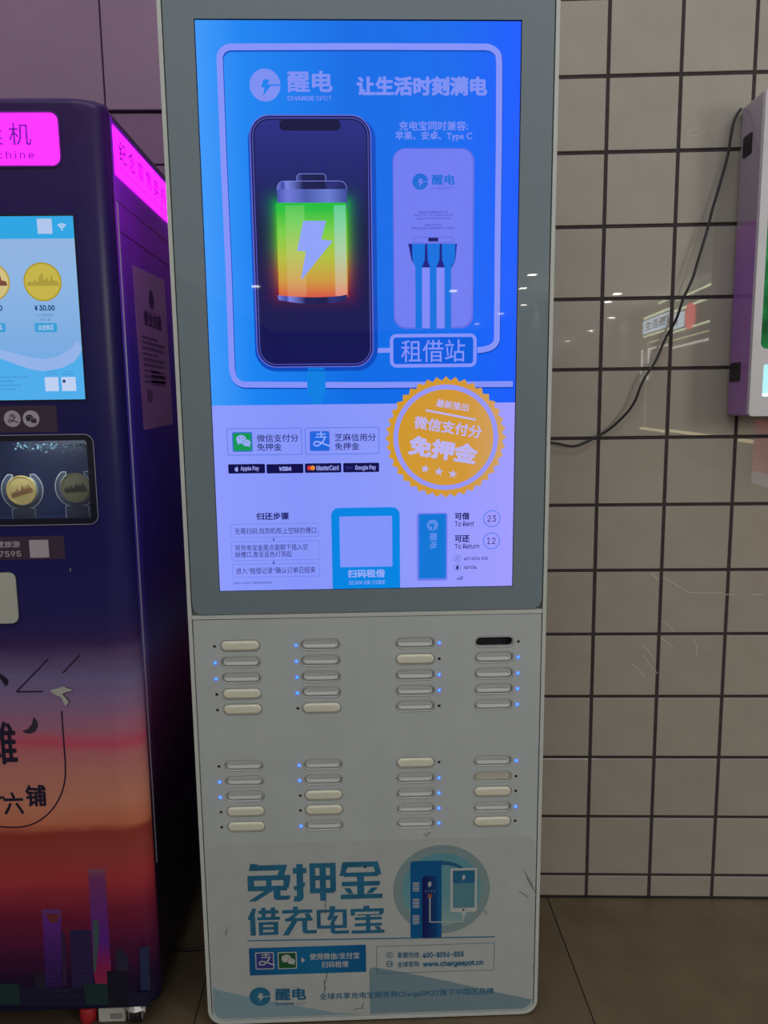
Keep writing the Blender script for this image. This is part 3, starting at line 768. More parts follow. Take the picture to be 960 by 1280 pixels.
glyph((438.5, 1132, 480.5, 1167), [('r', 38, 0, 56, 14), ('r', 0, 10, 98, 21), ('r', 0, 10, 13, 34), [(85, 10), (99, 10), (99, 24), (92, 34), (85, 34)], ('r', 12, 40, 92, 50), ('r', 12, 62, 92, 72), ('r', 45, 30, 58, 96), ('r', 20, 30, 84, 34), ('r', 2, 87, 100, 98), [(70, 74), (84, 74), (92, 86), (78, 86)]])
flat('rule_line', KF, [stroke(pts_px(KF, [(309.5, 1175.8), (618.5, 1170.8)]), .0022)], INK, h=3 * DH, parent=decal)
# illustration
a, b = KF.at(552, 1112); r_ = KF.at(612.3, 1112)[0] - a
flat('illustration_disc', KF, [circ(a, b, r_, 64)], dk('decal_disc_outer', (.215, .315, .325)), h=2 * DH, parent=decal)
flat('illustration_disc', KF, [circ(a, b, r_ * .82, 64)], grad('decal_disc_inner', 'Z', [(b - r_, (150, 178, 176)), (b - .02, (106, 158, 168)), (b + r_, (92, 152, 168))], False, rough=.5), h=2.6 * DH, parent=decal)
KB = grad('decal_tower', 'Z', [(.06, (6, 66, 112)), (.16, (8, 92, 150))], False, rough=.5)
tx0, tz0, tx1, tz1 = KF.bbox(513, 1076, 552, 1172)
flat('illustration_tower', KF, [[(tx0, tz0), (tx1, tz0), (tx1, tz1), (tx0 + .006, tz1), (tx0 + .001, tz1 - .002), (tx0, tz1 - .006)]], KB, h=3.2 * DH, parent=decal)
D_('illustration_swoosh', [[(552, 1076), (562, 1076.5), (575, 1081), (584, 1090), (572, 1084), (562, 1081.5), (552, 1081)]], dk('decal_swoosh', (.012, .12, .24)), 3.1)
ix0, iz0, ix1, iz1 = KF.bbox(528, 1094.5, 547, 1172)
flat('illustration_slot', KF, [[(ix0, iz0), (ix1, iz0)] + arc(ix1 - .008, iz1 - .008, .008, 0, PI / 2, 6) + arc(ix0 + .008, iz1 - .008, .008, PI / 2, PI, 6)], grad('decal_slot', 'X', [(ix0, (22, 14, 92)), (ix1, (10, 72, 130))], False, rough=.5), h=4 * DH, parent=decal)
def bolt_px(cx, cy, s): return [(cx - .2 * s, cy - s), (cx + .7 * s, cy - s), (cx + .35 * s, cy - .2 * s), (cx + .85 * s, cy - .2 * s), (cx - .35 * s, cy + 1.1 * s), (cx, cy + .25 * s), (cx - .6 * s, cy + .25 * s)]
D_('illustration_bolt', [bolt_px(536.8, 1106, 3.8)], INKW, 5)
for y_ in (1108, 1128.5, 1149):
    D_('illustration_stack', [[(516, y_ - 5 + i * 2.4), (524, y_ - 5 + i * 2.4), (524, y_ - 3.8 + i * 2.4), (516, y_ - 3.8 + i * 2.4)] for i in range(5)], INKW, 5)
for i in range(4): D_('illustration_dot', [[(531.6 + i * 3.6, 1113), (532.8 + i * 3.6, 1113), (532.8 + i * 3.6, 1114.2), (531.6 + i * 3.6, 1114.2)]], INK2, 5)
a, b = KF.at(537.3, 1119.7); flat('illustration_button', KF, [circ(a, b, .0050, 20)], dk('decal_rust', (.22, .07, .05)), h=5 * DH, parent=decal)
flat('illustration_cord', KF, [stroke(pts_px(KF, [(537.3, 1121), (537.4, 1152.2)]), .0021)], INKW, h=6 * DH, parent=decal)
flat('illustration_cord', KF, [stroke(pts_px(KF, [(536.6, 1152.2), (579.5, 1151.8)]), .0021)], INKW, h=6 * DH, parent=decal)
flat('illustration_cord', KF, [stroke(pts_px(KF, [(579.2, 1152), (579.2, 1142)]), .0025)], INKW, h=6 * DH, parent=decal)
D_('illustration_plug', [[(576.5, 1139.5), (582, 1139.3), (582, 1142), (580.8, 1144), (577.6, 1144), (576.5, 1142)]], INKW, 6)
DR('illustration_phone', (563, 1085, 596, 1139.6), .0022, INKW, 5)
DR('illustration_phone_screen', (566, 1087.7, 593.4, 1134.4), .0005, dk('decal_phone_teal', (.09, .25, .31)), 6)
DR('illustration_phone_header', (566, 1087.7, 593.4, 1103.5), .0005, dk('decal_phone_blue', (.012, .14, .27)), 7)
D_('illustration_bolt', [bolt_px(579.3, 1097, 3.5)], INKW, 8)
a, b = KF.at(579.3, 1137); flat('illustration_button', KF, [circ(a, b, .0022, 16)], M_BLACK, h=6 * DH, parent=decal)
# strip with the two payment marks
DR('blue_strip', (311.7, 1183, 457.6, 1217), .0003, grad('decal_strip', 'X', [(-.25, (16, 86, 142)), (-.12, (16, 110, 160)), (0, (10, 92, 146))], False, rough=.5), 2)
pay_icon(KF, (319.3, 1190.3, 342.5, 1211.5), dk('decal_violet', (.03, .04, .25)), INKW, 3 * DH, decal, .002, edge=INKW)
chat_icon(KF, (347.3, 1190, 371, 1211), dk('decal_green', (.006, .10, .025)), INKW, 3 * DH, decal, .002, edge=INKW)
D_('arrow_mark', [[(377, 1196.3), (381.4, 1200), (377, 1203.8)]], INKW, 3)
DT('使用微信/支付宝', (387, 1190.7, 449.3, 1199), INKW, 3, .014); DT('扫码租借', (402, 1201.3, 435.6, 1209.2), INKW, 3, .014)
DR('contact_box', (470.5, 1180.5, 618, 1214.7), .0002, INK, 3, .0008)
for cx_, cy_ in ((487, 1193.7), (487, 1204.9)):
    a, b = KF.at(cx_, cy_); flat('contact_ring', KF, [circ(a, b, .0070, 24), circ(a, b, .0062, 24)], INK, h=3 * DH, parent=decal)
DT('✆', (484.6, 1191, 489.6, 1196.4))
for d in (-1, 1): DT('(' if d < 0 else ')', (487 - 1 + d * 1.6, 1201.5, 487 + 1 + d * 1.6, 1208.3))
DR('globe_line', (482.6, 1204.5, 491.4, 1205.2), 0, INK, 3)
DT('客服热线:', (496.7, 1189.8, 525, 1197.2), INK, bold=.012); DT('400-8056-858', (528.2, 1189.6, 579.6, 1196.4), INK, bold=.03)
DT('全球官网:', (496.7, 1201.3, 525, 1208.6), INK, bold=.012); DT('www.chargespot.cn', (528.4, 1200.6, 604, 1208.8), INK, bold=.03)
logo(KF, 325.2, 1245.6, 13.1, INK, 3 * DH, decal, None)
DT('醒电', (344, 1234.8, 383, 1250.2), INK, bold=.035); DT('CHARGE', (344, 1253, 368, 1256.2), INK, bold=.02); DT('SPOT', (369, 1253, 383, 1256.2), dk('decal_grey_ink', (.25, .28, .3)))
DT('全球共享充电宝服务商ChargeSPOT旗下中国区品牌', (399.2, 1237.8, 617.2, 1247.2), INK, bold=.01)
# scuffs and specks
SC_M = dk('scuff_grey', (.13, .13, .125), .8); SC_D = dk('speck_black', (.012, .012, .012), .8)
for q in ([(655.5, 1088), (661, 1098), (666.5, 1110)], [(658, 1097), (663, 1104), (669, 1114.5)], [(648.5, 1113), (655, 1117), (660, 1121.5)], [(284, 1160), (282, 1169)], [(407, 1126), (406.5, 1142)], [(409.5, 1216), (406, 1230), (406, 1241)], [(454.5, 1252), (452.8, 1259.5)], [(441, 1262), (450, 1259.5), (455, 1260)], [(606.5, 1137), (608, 1143)], [(405, 1224), (407, 1237)]):
    flat('scuff_mark', KF, [stroke(pts_px(KF, q), .0011)], SC_M, h=9 * DH, parent=decal)
for sx_, sy_, sr in ((456.5, 1083.4, .0026), (446.5, 1054.8, .001), (349.5, 1079.5, .001), (630.5, 1104.5, .0008), (666.5, 1208.5, .0012), (272, 1240, .001), (373.5, 1055, .0008), (384, 1058, .0007), (389.8, 1245, .0009), (513, 1175.2, .0009)):
    a, b = KF.at(sx_, sy_); flat('speck', KF, [circ(a, b, sr, 7)], SC_D, h=9 * DH, parent=decal)
for sx_, sy_ in ((578, 799.5), (658, 790), (534, 1042)):
    a, b = KF.at(sx_, sy_)
    for i in range(9): flat('scuff_mark', KF, [circ(a + random.gauss(0, .004), b + random.gauss(0, .003), random.uniform(.0006, .0013), 6)], dk('pale_scuff', (.66, .66, .6)) if sy_ < 900 else SC_M, h=9 * DH - .0006)

# ------------------------------------------------------------------ the vending machine
MX = -.425
MMW = Matrix.Translation((MX, 0, 0))
vm = thing('vending_machine', 'tall vending machine printed with a sunset skyline and lit magenta signs, left of the kiosk', 'vending machine', MMW)
bpy.context.view_layer.update()
MF = Plane(vm, FP)
MS = Plane(vm, Matrix(((0, 0, 1, 0), (1, 0, 0, 0), (0, 1, 0, 0), (0, 0, 0, 1))))   # right side: a = depth, b = up, outward = +x
ZB, ZT, WD, DP, RC = .058, 1.718, .95, .66, .045
stops_px = [(1257, (18, 16, 46)), (1225, (34, 12, 52)), (1185, (78, 20, 60)), (1140, (120, 30, 58)), (1100, (174, 58, 64)), (1065, (158, 66, 64)), (1042, (150, 60, 50)), (1032, (204, 118, 90)), (1000, (206, 136, 112)), (965, (192, 126, 118)), (944, (190, 116, 122)), (930, (200, 84, 108)), (912, (172, 110, 134)), (880, (142, 112, 150)), (850, (116, 106, 150)), (826, (98, 78, 122)), (805, (62, 40, 92)), (775, (38, 34, 96)), (700, (26, 26, 92)), (560, (24, 22, 88)), (430, (28, 21, 86)), (270, (36, 18, 92)), (118, (48, 16, 84))]
st = [(MF.at(60, y)[1], c) for y, c in stops_px]
M_PRINT = grad('sunset_print', 'Z', st, False, rough=.32, coat=0, spec=.3)
nt, N, L, bs = nodes(M_PRINT)
sepn = [n for n in N if n.type == 'SEPXYZ'][0]; mrn = [n for n in N if n.type == 'MAP_RANGE'][0]; rampn = [n for n in N if n.type == 'VALTORGB'][0]
tcn = [n for n in N if n.type == 'TEX_COORD'][0]
nz = N.new('ShaderNodeTexNoise'); nz.inputs['Scale'].default_value = 3.2; nz.inputs['Detail'].default_value = 3
mp = N.new('ShaderNodeMapping'); mp.inputs['Scale'].default_value = (1.2, 1.2, 7); L.new(tcn.outputs['Object'], mp.inputs[0]); L.new(mp.outputs[0], nz.inputs['Vector'])
ad = N.new('ShaderNodeMath'); ad.operation = 'MULTIPLY_ADD'; L.new(nz.outputs['Fac'], ad.inputs[0]); ad.inputs[1].default_value = .05; L.new(sepn.outputs[2], ad.inputs[2])
ad2 = N.new('ShaderNodeMath'); ad2.operation = 'SUBTRACT'; L.new(ad.outputs[0], ad2.inputs[0]); ad2.inputs[1].default_value = .025
L.new(ad2.outputs[0], mrn.inputs['Value'])
M_SIDE = grad('side_print_glow', 'Z', [(.058, (10, 6, 22)), (.42, (24, 10, 40)), (.60, (96, 44, 90)), (.66, (118, 66, 118)), (.75, (104, 96, 172)), (.85, (80, 62, 165)), (.95, (66, 58, 180)), (1.3, (78, 60, 215)), (1.55, (176, 52, 255)), (1.718, (140, 40, 235))], False, rough=.34, coat=0)  # violet towards the top paints in the sign's glow; the rest is print

# hollow body: outline extruded upwards, front left open for the door
bm = bmesh.new()
outl = [(-WD + RC + .003, 0), (-WD + RC, 0)] + [(-WD + RC + RC * math.cos(t), RC + RC * math.sin(t)) for t in [1.5 * PI - i * PI / 16 for i in range(1, 9)]] + [(-WD, DP), (0, DP), (0, .052)] + [(-RC + RC * math.cos(t) * (1 + .10 * max(0, math.cos(t))), RC * .8 + RC * .8 * math.sin(t)) for t in [-i * PI / 16 for i in range(0, 9)]] + [(-RC - .003, 0)]
zs = [ZB, ZB + .006, ZT - .022, ZT - .012, ZT - .004, ZT]
offs = [0, 0, 0, 0, .003, .012]
rows = []
for z, of in zip(zs, offs):
    row = []
    for x, y in outl:
        cx, cy = -WD / 2, DP / 2
        row.append(bm.verts.new((x + of * (1 if x < cx else -1), y + of * (1 if y < cy else -1), z)))
    rows.append(row)
for A_, B_ in zip(rows[:-1], rows[1:]):
    for i in range(len(A_) - 1):
        bm.faces.new((A_[i], A_[i + 1], B_[i + 1], B_[i]))
n = len(outl)
bm.faces.new(rows[-1]); bm.faces.new(rows[0][::-1])
# front strip above the door
bm.faces.new((rows[3][-1], rows[3][0], rows[4][0], rows[4][-1])); bm.faces.new((rows[4][-1], rows[4][0], rows[5][0], rows[5][-1]))
bmesh.ops.recalc_face_normals(bm, faces=bm.faces)
body = from_bm('body_shell', bm, M_PRINT, vm)
for p in body.data.polygons:
    if abs(p.normal.z) < .5 and abs(p.center.y) > .0003: p.use_smooth = True
# flat side skin in the side print, sign glow painted in
SK0, SK1 = .0525, DP - .01
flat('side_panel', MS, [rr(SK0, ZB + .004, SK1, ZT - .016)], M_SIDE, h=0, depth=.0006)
# door with the window opening
wbx = MF.bbox(-70, 551.5, 111.5, 648.5)
flat('front_door', MF, [rr(-WD + RC + .003, ZB, -RC - .003, ZT - .012), rr(wbx[0], wbx[1], wbx[2], wbx[3], .004)], M_PRINT, h=-.004, depth=.004)
# window surround
wo = MF.bbox(-78, 543.5, 120.5, 657)
flat('window_surround', MF, [rr(*wo, .016, 8), rr(wbx[0], wbx[1], wbx[2], wbx[3], .004)], mat('black_gloss', base=(.005, .006, .02), rough=.15), h=0, depth=.0015)
flat('window_trim', MF, ring(*wo, .016, .0011, 8), mat('silver_trim', base=(.5, .48, .62), rough=.3, metal=.6), h=.0015, depth=.0006)
# recessed display cabinet behind it
M_CAB = mat('cabinet_navy', base=(.03, .045, .12), rough=.35)
cb_ = bmesh.new()
X0, X1, Z0, Z1, YD = wbx[0] - .004, wbx[2] + .004, wbx[1] - .013, wbx[3] + .004, .14
for f in (((X0, YD, Z0), (X1, YD, Z0), (X1, YD, Z1), (X0, YD, Z1)), ((X0, .002, Z0), (X1, .002, Z0), (X1, YD, Z0), (X0, YD, Z0)), ((X0, .002, Z1), (X0, YD, Z1), (X1, YD, Z1), (X1, .002, Z1)), ((X1, .002, Z0), (X1, .002, Z1), (X1, YD, Z1), (X1, YD, Z0)), ((X0, .002, Z0), (X0, YD, Z0), (X0, YD, Z1), (X0, .002, Z1))):
    cb_.faces.new([cb_.verts.new(p) for p in f])
cab = from_bm('display_cabinet', cb_, M_CAB, vm)
# glass pane
gm = bpy.data.materials.new('window_glass'); gm.use_nodes = True; nt = gm.node_tree; nt.nodes.clear()
ou = nt.nodes.new('ShaderNodeOutputMaterial'); mxs = nt.nodes.new('ShaderNodeMixShader'); tr = nt.nodes.new('ShaderNodeBsdfTransparent'); gl = nt.nodes.new('ShaderNodeBsdfGlossy')
gl.inputs['Roughness'].default_value = .02; fr = nt.nodes.new('ShaderNodeFresnel'); fr.inputs[0].default_value = 1.5
tr.inputs[0].default_value = (.9, .93, .97, 1)
nt.links.new(fr.outputs[0], mxs.inputs[0]); nt.links.new(tr.outputs[0], mxs.inputs[1]); nt.links.new(gl.outputs[0], mxs.inputs[2]); nt.links.new(mxs.outputs[0], ou.inputs[0])
gp = flat('window_pane', MF, [rr(wbx[0], wbx[1], wbx[2], wbx[3], .004)], gm, h=-.003, depth=0)
# small cabinet lamp
ll = bpy.data.lights.new('cabinet_lamp', 'AREA'); ll.shape = 'RECTANGLE'; ll.size = .15; ll.size_y = .01; ll.energy = .17; ll.color = (.85, .95, 1)
lo = bpy.data.objects.new('cabinet_lamp', ll); COL.objects.link(lo); lo.parent = vm
lo.location = (X1 - .13, .008, Z1 - .003); lo.rotation_euler = (.55, 0, 0)
# hanging crystal strings at the top of the cabinet
M_CRY = mat('clear_bead', base=(.06, .11, .14), rough=.45, spec=.35)
bm = bmesh.new()
for i in range(90):
    px_, py_ = random.uniform(-4, 108), 556 + abs(random.gauss(0, 5.5))
    a, b = MF.at(px_, py_); r_ = random.uniform(.0006, .0030)
    res_ = bmesh.ops.create_icosphere(bm, subdivisions=1, radius=r_)
    bmesh.ops.translate(bm, vec=(a * .93 - .0, random.uniform(.03, .05), min(b, Z1 - .004)), verts=res_['verts'])
for px_, py_, r_ in ((79, 566, .006), (38, 562, .006), (16, 560, .007)):
    a, b = MF.at(px_, py_)
    res_ = bmesh.ops.create_circle(bm, segments=16, radius=r_)
    ring_v = res_['verts']
    # wire loop
    for i in range(16):
        a0_ = 2 * PI * i / 16
        r2 = bmesh.ops.create_icosphere(bm, subdivisions=1, radius=.0008)
        bmesh.ops.translate(bm, vec=(a * .95 + r_ * math.cos(a0_), .04, b + 1.3 * r_ * math.sin(a0_)), verts=r2['verts'])
    bmesh.ops.delete(bm, geom=ring_v, context='VERTS')
cr_o = from_bm('hanging_beads', bm, M_CRY, cab); cr_o['kind'] = 'stuff'

# coins on clear stands (top-level things in the cabinet)
M_ACR = mat('clear_acrylic', base=(.10, .13, .20), rough=.15, spec=.7); M_ACE = mat('acrylic_edge', base=(.72, .76, .80), rough=.3)
M_GOLD = mat('gold_coin_metal', base=(.90, .70, .26), rough=.35, metal=.15); M_GOLD2 = mat('gold_coin_relief', base=(.42, .20, .10), rough=.5, metal=.3)
M_OLD = mat('aged_coin_metal', base=(.30, .28, .17), rough=.45, metal=.2); M_OLD2 = mat('aged_coin_relief', base=(.06, .05, .05), rough=.6)
YC = .03
FC = Plane(vm, Matrix(((1, 0, 0, 0), (0, 0, -1, YC), (0, 1, 0, 0), (0, 0, 0, 1))))


def coin(cx, cy, m, m2, lab, slab):
    a, b = FC.at(cx, cy); rad = .0262
    base_z = Z0 + .0045
    S = thing('coin_stand', slab, 'stand', Matrix.Translation((MX + a, YC, base_z)), 'clear stands in the machine window')
    bpy.context.view_layer.update()
    P = Plane(S, FP)
    cz = b - base_z
    foot_h = cz - .034
    outer = [(-.0205, 0), (.0205, 0), (.0205, foot_h), (.0105, foot_h + .0015)]
    R1, R2 = .0365, rad + .0012
    A1, A2 = -62, 62
    right = [(R1 * math.cos(math.radians(t)), cz + R1 * math.sin(math.radians(t))) for t in range(-62, 54, 8)]
    rin = [(R2 * math.cos(math.radians(t)), cz + R2 * math.sin(math.radians(t))) for t in range(54, -91, -9)]
    lft = [(-x, z) for x, z in rin[::-1]][1:]; lout = [(-x, z) for x, z in right[::-1]]
    out = outer + right + [((R1 + R2) / 2 * math.cos(math.radians(60)), cz + (R1 + R2) / 2 * math.sin(math.radians(60)))] + rin + lft + [(-(R1 + R2) / 2 * math.cos(math.radians(60)), cz + (R1 + R2) / 2 * math.sin(math.radians(60)))] + lout + [(-.0105, foot_h + .0015), (-.0205, foot_h)]
    flat('stand_plate', P, [out], M_ACR, h=-.004, depth=.004)
    e = flat('stand_edge', P, [stroke(out + [out[0]], .0013)], M_ACE, h=.0002, depth=.0005)
    C_ = thing('coin', lab, 'coin', Matrix.Translation((MX + a, YC - .001, b)), 'display coins in the machine window')
    bpy.context.view_layer.update()
    Q = Plane(C_, FP)
    bmc = cyl_bm((0, 0, 0), (0, -.0035, 0), rad * .99, n=48); from_bm('coin_disc', bmc, m, C_)
    flat('coin_rim', Q, [circ(0, 0, rad, 48), circ(0, 0, rad * .92, 48)], m, h=.0035, depth=.0006)
    rt = Matrix.Rotation(math.radians(16 if m is M_GOLD else 4), 4, 'Z')
    sky = [(-.019, -.007)]
    x = -.019
    for hgt in (.004, .002, .006, .003, .0095, .003, .004, .0075, .012, .005, .009, .004, .0115, .004):
        sky += [(x, -.003 + hgt * .8), (x + .0022, -.003 + hgt * .8)]; x += .0027
    sky += [(.0195, -.007)]
    sky = [tuple((rt @ Vector((q[0], q[1], 0)))[:2]) for q in sky]
    flat('coin_relief', Q, [sky], m2, h=.0036, depth=.0004)
    return C_


coin(28, 612.5, M_GOLD, M_GOLD2, 'bright gold coin with a skyline relief on a clear stand', 'clear acrylic stand holding the bright gold coin')
coin(95, 609, M_OLD, M_OLD2, 'dull grey-brown coin at the right edge of the machine window', 'clear acrylic stand holding the dull grey-brown coin')

# front light box
MAG = mat('magenta_lightbox', base=(.2, .0, .2), emit=(255, 20, 255), strength=3.4, rough=.3)
MAGI = mat('lightbox_ink', base=(.05, 0, .08), emit=(120, 0, 190), strength=.6, rough=.4)
sg = MF.bbox(-200, 141.5, 74, 207.5)
flat('lightbox_frame', MF, ring(sg[0] - .003, sg[1] - .003, sg[2] + .003, sg[3] + .003, .016, .0032, 8), mat('sign_violet_edge', base=(.12, .0, .25), rough=.3), h=0, depth=.002)
sign = flat('lightbox_sign', MF, [rr(*sg, .013, 8)], MAG, h=-.001, depth=.0022)
hh = .0014
for s, q in (('机', (11, 154, 39, 182)), ('卖', (-26, 155, 3.5, 182)), ('售', (-62, 155, -34, 182)), ('章', (-99, 155, -71, 182))): text(MF, s, q, MAGI, .0016, .008, parent=sign)
MAGI2 = mat('lightbox_thin_ink', base=(.05, 0, .08), emit=(130, 0, 190), strength=.6, rough=.4)
text(MF, 'Vending Machine', (-113, 189, 43.5, 201.5), MAGI2, .0016, .014, parent=sign, spacing=1.25)
# side light box
ss = [(.054, MS.at(141.5, 157)[1]), (.47, 0)]
sz_1 = MS.at(206, 231)[1]; sz_0 = MS.at(208, 276)[1]
sz_1 = (sz_1 + MS.at(141.5, 157)[1]) / 2; sz_0 = (sz_0 + MS.at(146.5, 222)[1]) / 2
sd = flat('lightbox_sign', MS, [rr(.052, sz_0, .475, sz_1, .010, 8)], MAG, h=-.001, depth=.0032)
hw = sz_1 - sz_0
for i, s in enumerate('纪念章售卖机'):
    text(MS, s, (.088 + i * .0575, sz_0 + hw * .38, .088 + i * .0575 + .042, sz_0 + hw * .82), mat('side_lightbox_ink', base=(.05, 0, .08), emit=(110, 0, 180), strength=.5), .0026, .012, parent=sd, px=False)
text(MS, 'Medal Vending Machine', (.090, sz_0 + hw * .14, .425, sz_0 + hw * .27), mat('side_lightbox_ink', base=(.05, 0, .08)), .0024, parent=sd, px=False, spacing=1.3)
flat('corner_glow_strip', MS, [rr(.037, ZB + .02, .0515, ZT - .016)], M_SIDE, h=.0010, depth=.0026)  # added strip, the sign's violet glow painted into its colour
# service door outline on the side
M_STRIP = mat('pale_metal_edge', base=(.62, .6, .70), rough=.3, metal=.3)
yv = .052; zt_, zb_ = MS.at(148, 252)[1], MS.at(195, 1075)[1]
flat('side_trim', MS, [rr(yv + .0002, zb_, yv + .0036, zt_ - .006)], M_STRIP, h=.0012, depth=.0034)
flat('side_door_seam', MS, [rr(yv - .0005, zt_ - .001, .60, zt_ + .0005)], mat('violet_edge', base=(.25, .12, .4), rough=.4), h=.0006, depth=.0008)
flat('side_door_seam', MS, [rr(.06, zt_ - .052, .60, zt_ - .0505)], mat('dark_seam', base=(.02, .005, .04), rough=.6), h=.0006, depth=.0004)
# licence taped to the side
lp = [MS.at(165, 331.5), MS.at(204.5, 350), MS.at(215.5, 530), MS.at(179, 537.5)]
lic = flat('licence_sheet', MS, [lp[::-1]], mat('laminated_paper', base=(.55, .26, .74), rough=.22, coat=.4), h=.0008, depth=.0005)
lic['label'] = 'laminated licence sheet taped to the side'
LI = mat('licence_ink', base=(.10, .03, .2), rough=.6)
def LB(u0, v0, u1, v1):   # fractions of the sheet -> side plane
    f = lambda u, v: Vector(lp[0]) * (1 - u) * (1 - v) + Vector(lp[1]) * u * (1 - v) + Vector(lp[3]) * (1 - u) * v + Vector(lp[2]) * u * v
    A_, B_ = f(u0, v1), f(u1, v0); return (A_.x, A_.y, B_.x, B_.y)
text(MS, '营业执照', LB(.22, .26, .80, .345), LI, .0016, .04, parent=lic, px=False)
a = LB(.40, .12, .60, .22); flat('printed_emblem', MS, [circ((a[0] + a[2]) / 2, (a[1] + a[3]) / 2, (a[2] - a[0]) * .42, 20)], LI, h=.0016, parent=lic)
q = LB(.05, .045, .95, .965); flat('printed_border', MS, ring(*q, .001, .0008), mat('licence_faint', base=(.22, .10, .34), rough=.6), h=.0015, parent=lic)
for i in range(9):
    q = LB(.12, .42 + i * .035, .12 + (.72 if i % 3 else .5), .426 + i * .035); flat('printed_line', MS, [rr(*q)], mat('licence_faint', base=(.22, .10, .34)), h=.0015, parent=lic)
for i in range(5):
    q = LB(.35, .64 + i * .02, .8, .645 + i * .02); flat('printed_line', MS, [rr(*q)], mat('licence_faint', base=(.22, .10, .34)), h=.0015, parent=lic)
q = LB(.16, .75, .34, .83); flat('printed_square', MS, [rr(*q)], mat('licence_faint', base=(.22, .10, .34)), h=.0015, parent=lic)

# machine touch screen
q = MF.bbox(-90, 270, 99, 499.5)
tx1_ = (MF.at(91.5, 271)[0] + MF.at(107, 499)[0]) / 2; tz1_ = MF.at(60, 270.3)[1]; tz0_ = MF.at(60, 499.6)[1]; tx0_ = tx1_ - .34
ts = flat('touch_screen', MF, [rr(tx0_ - .002, tz0_ - .002, tx1_ + .002, tz1_ + .003)], mat('screen_black', base=(.004, .004, .012), rough=.12), h=0, depth=.0012)
HT = .0013
def M_(name, pts, m, h=1): return flat(name, MF, [pts_px(MF, p) for p in pts], m, h=HT + h * DH, parent=ts)
def MT(s, bb, m, h=3, bold=0, par=None, **k): return text(MF, s, bb, m, HT + h * DH, bold, parent=par or ts, **k)
flat('screen_backdrop', MF, [rr(tx0_, tz0_, tx1_, tz1_)], grad('ui_backdrop', 'Z', [(tz0_, (78, 176, 232)), (tz0_ + .09, (122, 170, 224)), (tz0_ + .2, (140, 180, 226)), (tz1_, (150, 178, 222))]), h=HT, parent=ts)
hz = MF.at(60, 298.5)[1]
flat('screen_header', MF, [rr(tx0_, hz, tx1_, tz1_)], screen('ui_header', (44, 164, 226)), h=HT + DH, parent=ts)
ex = lambda pts: [(min(a, tx1_), b) for a, b in pts_px(MF, pts)]
flat('screen_wave', MF, [ex([(-40, 428), (0, 437), (20, 442), (40, 447), (55, 449), (72, 446), (88, 437), (97, 425), (104, 436), (94, 452), (78, 460), (55, 464), (40, 462), (22, 456), (0, 448), (-40, 440)])], screen('ui_wave', (146, 178, 232)), h=HT + DH, parent=ts)
flat('screen_sea', MF, [ex([(-40, 440), (0, 448), (22, 456), (40, 462), (55, 464), (78, 460), (94, 452), (104, 440), (108, 470)]) + [(tx1_, tz0_), (tx0_, tz0_)]], screen('ui_sea', (78, 172, 234)), h=HT + .6 * DH, parent=ts)
uiw = screen('ui_white', (206, 216, 240)); uid = screen('ui_ink', (24, 66, 120)); uic = screen('ui_button', (56, 156, 214))
a, b, c, d = MF.bbox(47, 273.5, 65.5, 292.5); flat('code_card', MF, [rr(a, b, c, d)], screen('ui_card', (176, 196, 236)), h=HT + 2 * DH, parent=ts)
for i, r_ in enumerate((.0095, .0066, .0037)):
    a, b = MF.at(78, 287.5); flat('wifi_mark', MF, [stroke([(a + r_ * math.cos(math.radians(t)), b + r_ * math.sin(math.radians(t))) for t in range(45, 136, 10)], .0016)], uiw, h=HT + 2 * DH, parent=ts)
flat('wifi_mark', MF, [circ(a, b, .0013, 10)], uiw, h=HT + 2 * DH, parent=ts)
for cx_, cols in ((53.7, ((168, 150, 40), (196, 178, 74), (170, 152, 60))), (-11, ((176, 156, 60), (208, 190, 130), (120, 74, 60)))):
    a, b = MF.at(cx_, 352.5); r_ = .0318
    flat('coin_picture', MF, [circ(a, b, r_, 40)], screen('ui_coin_rim%d' % cx_, cols[0]), h=HT + 2 * DH, parent=ts)
    flat('coin_picture', MF, [circ(a, b, r_ * .92, 40)], screen('ui_coin_face%d' % cx_, cols[1]), h=HT + 3 * DH, parent=ts)
    sk = [(a - .026, b - .004)]
    x = a - .026
    for hgt in (.002, .004, .002, .006, .003, .012, .017, .006, .010, .004, .012, .005, .004): sk += [(x, b - .003 + hgt), (x + .003, b - .003 + hgt)]; x += .004
    sk += [(a + .027, b - .004), (a + .027, b - .0065), (a - .026, b - .0065)]
    flat('coin_picture', MF, [sk], screen('ui_coin_ink%d' % cx_, cols[2]), h=HT + 4 * DH, parent=ts)
MT('¥ 30.00', (43.5, 381.5, 69, 388.6), uid, bold=.03); MT('¥ 30.00', (-25, 382, 3.6, 388.8), uid, bold=.03)
MT('五十周年纪念', (46.5, 392, 67, 395.8), screen('ui_soft_ink', (80, 116, 170))); MT('纪念 (金)', (50.8, 397.6, 63.8, 401.6), screen('ui_soft_ink', (80, 116, 170)))
a, b, c, d = MF.bbox(44, 403.8, 71.8, 415.3); flat('buy_button', MF, [rr(a, b, c, d, .003)], uic, h=HT + 2 * DH, parent=ts)
a, b, c, d = MF.bbox(-26, 404, 7.5, 415.5); flat('buy_button', MF, [rr(a, b, c, d, .003)], uic, h=HT + 2 * DH, parent=ts)
MT('点击购买', (48, 406, 67.5, 413), uiw); MT('点击购买', (-18, 406, 3.5, 413), uiw)
for s, q in (('请在购买前仔细阅读说明', (-4, 470, 35, 472.8)), ('如需帮助请联系', (-4, 475.3, 19, 478)), ('客服电话请见机身', (-4, 480.3, 27, 483)), ('祝您购物愉快', (-4, 485.3, 20, 488))): MT(s, q, screen('ui_sea_ink', (60, 130, 190)))
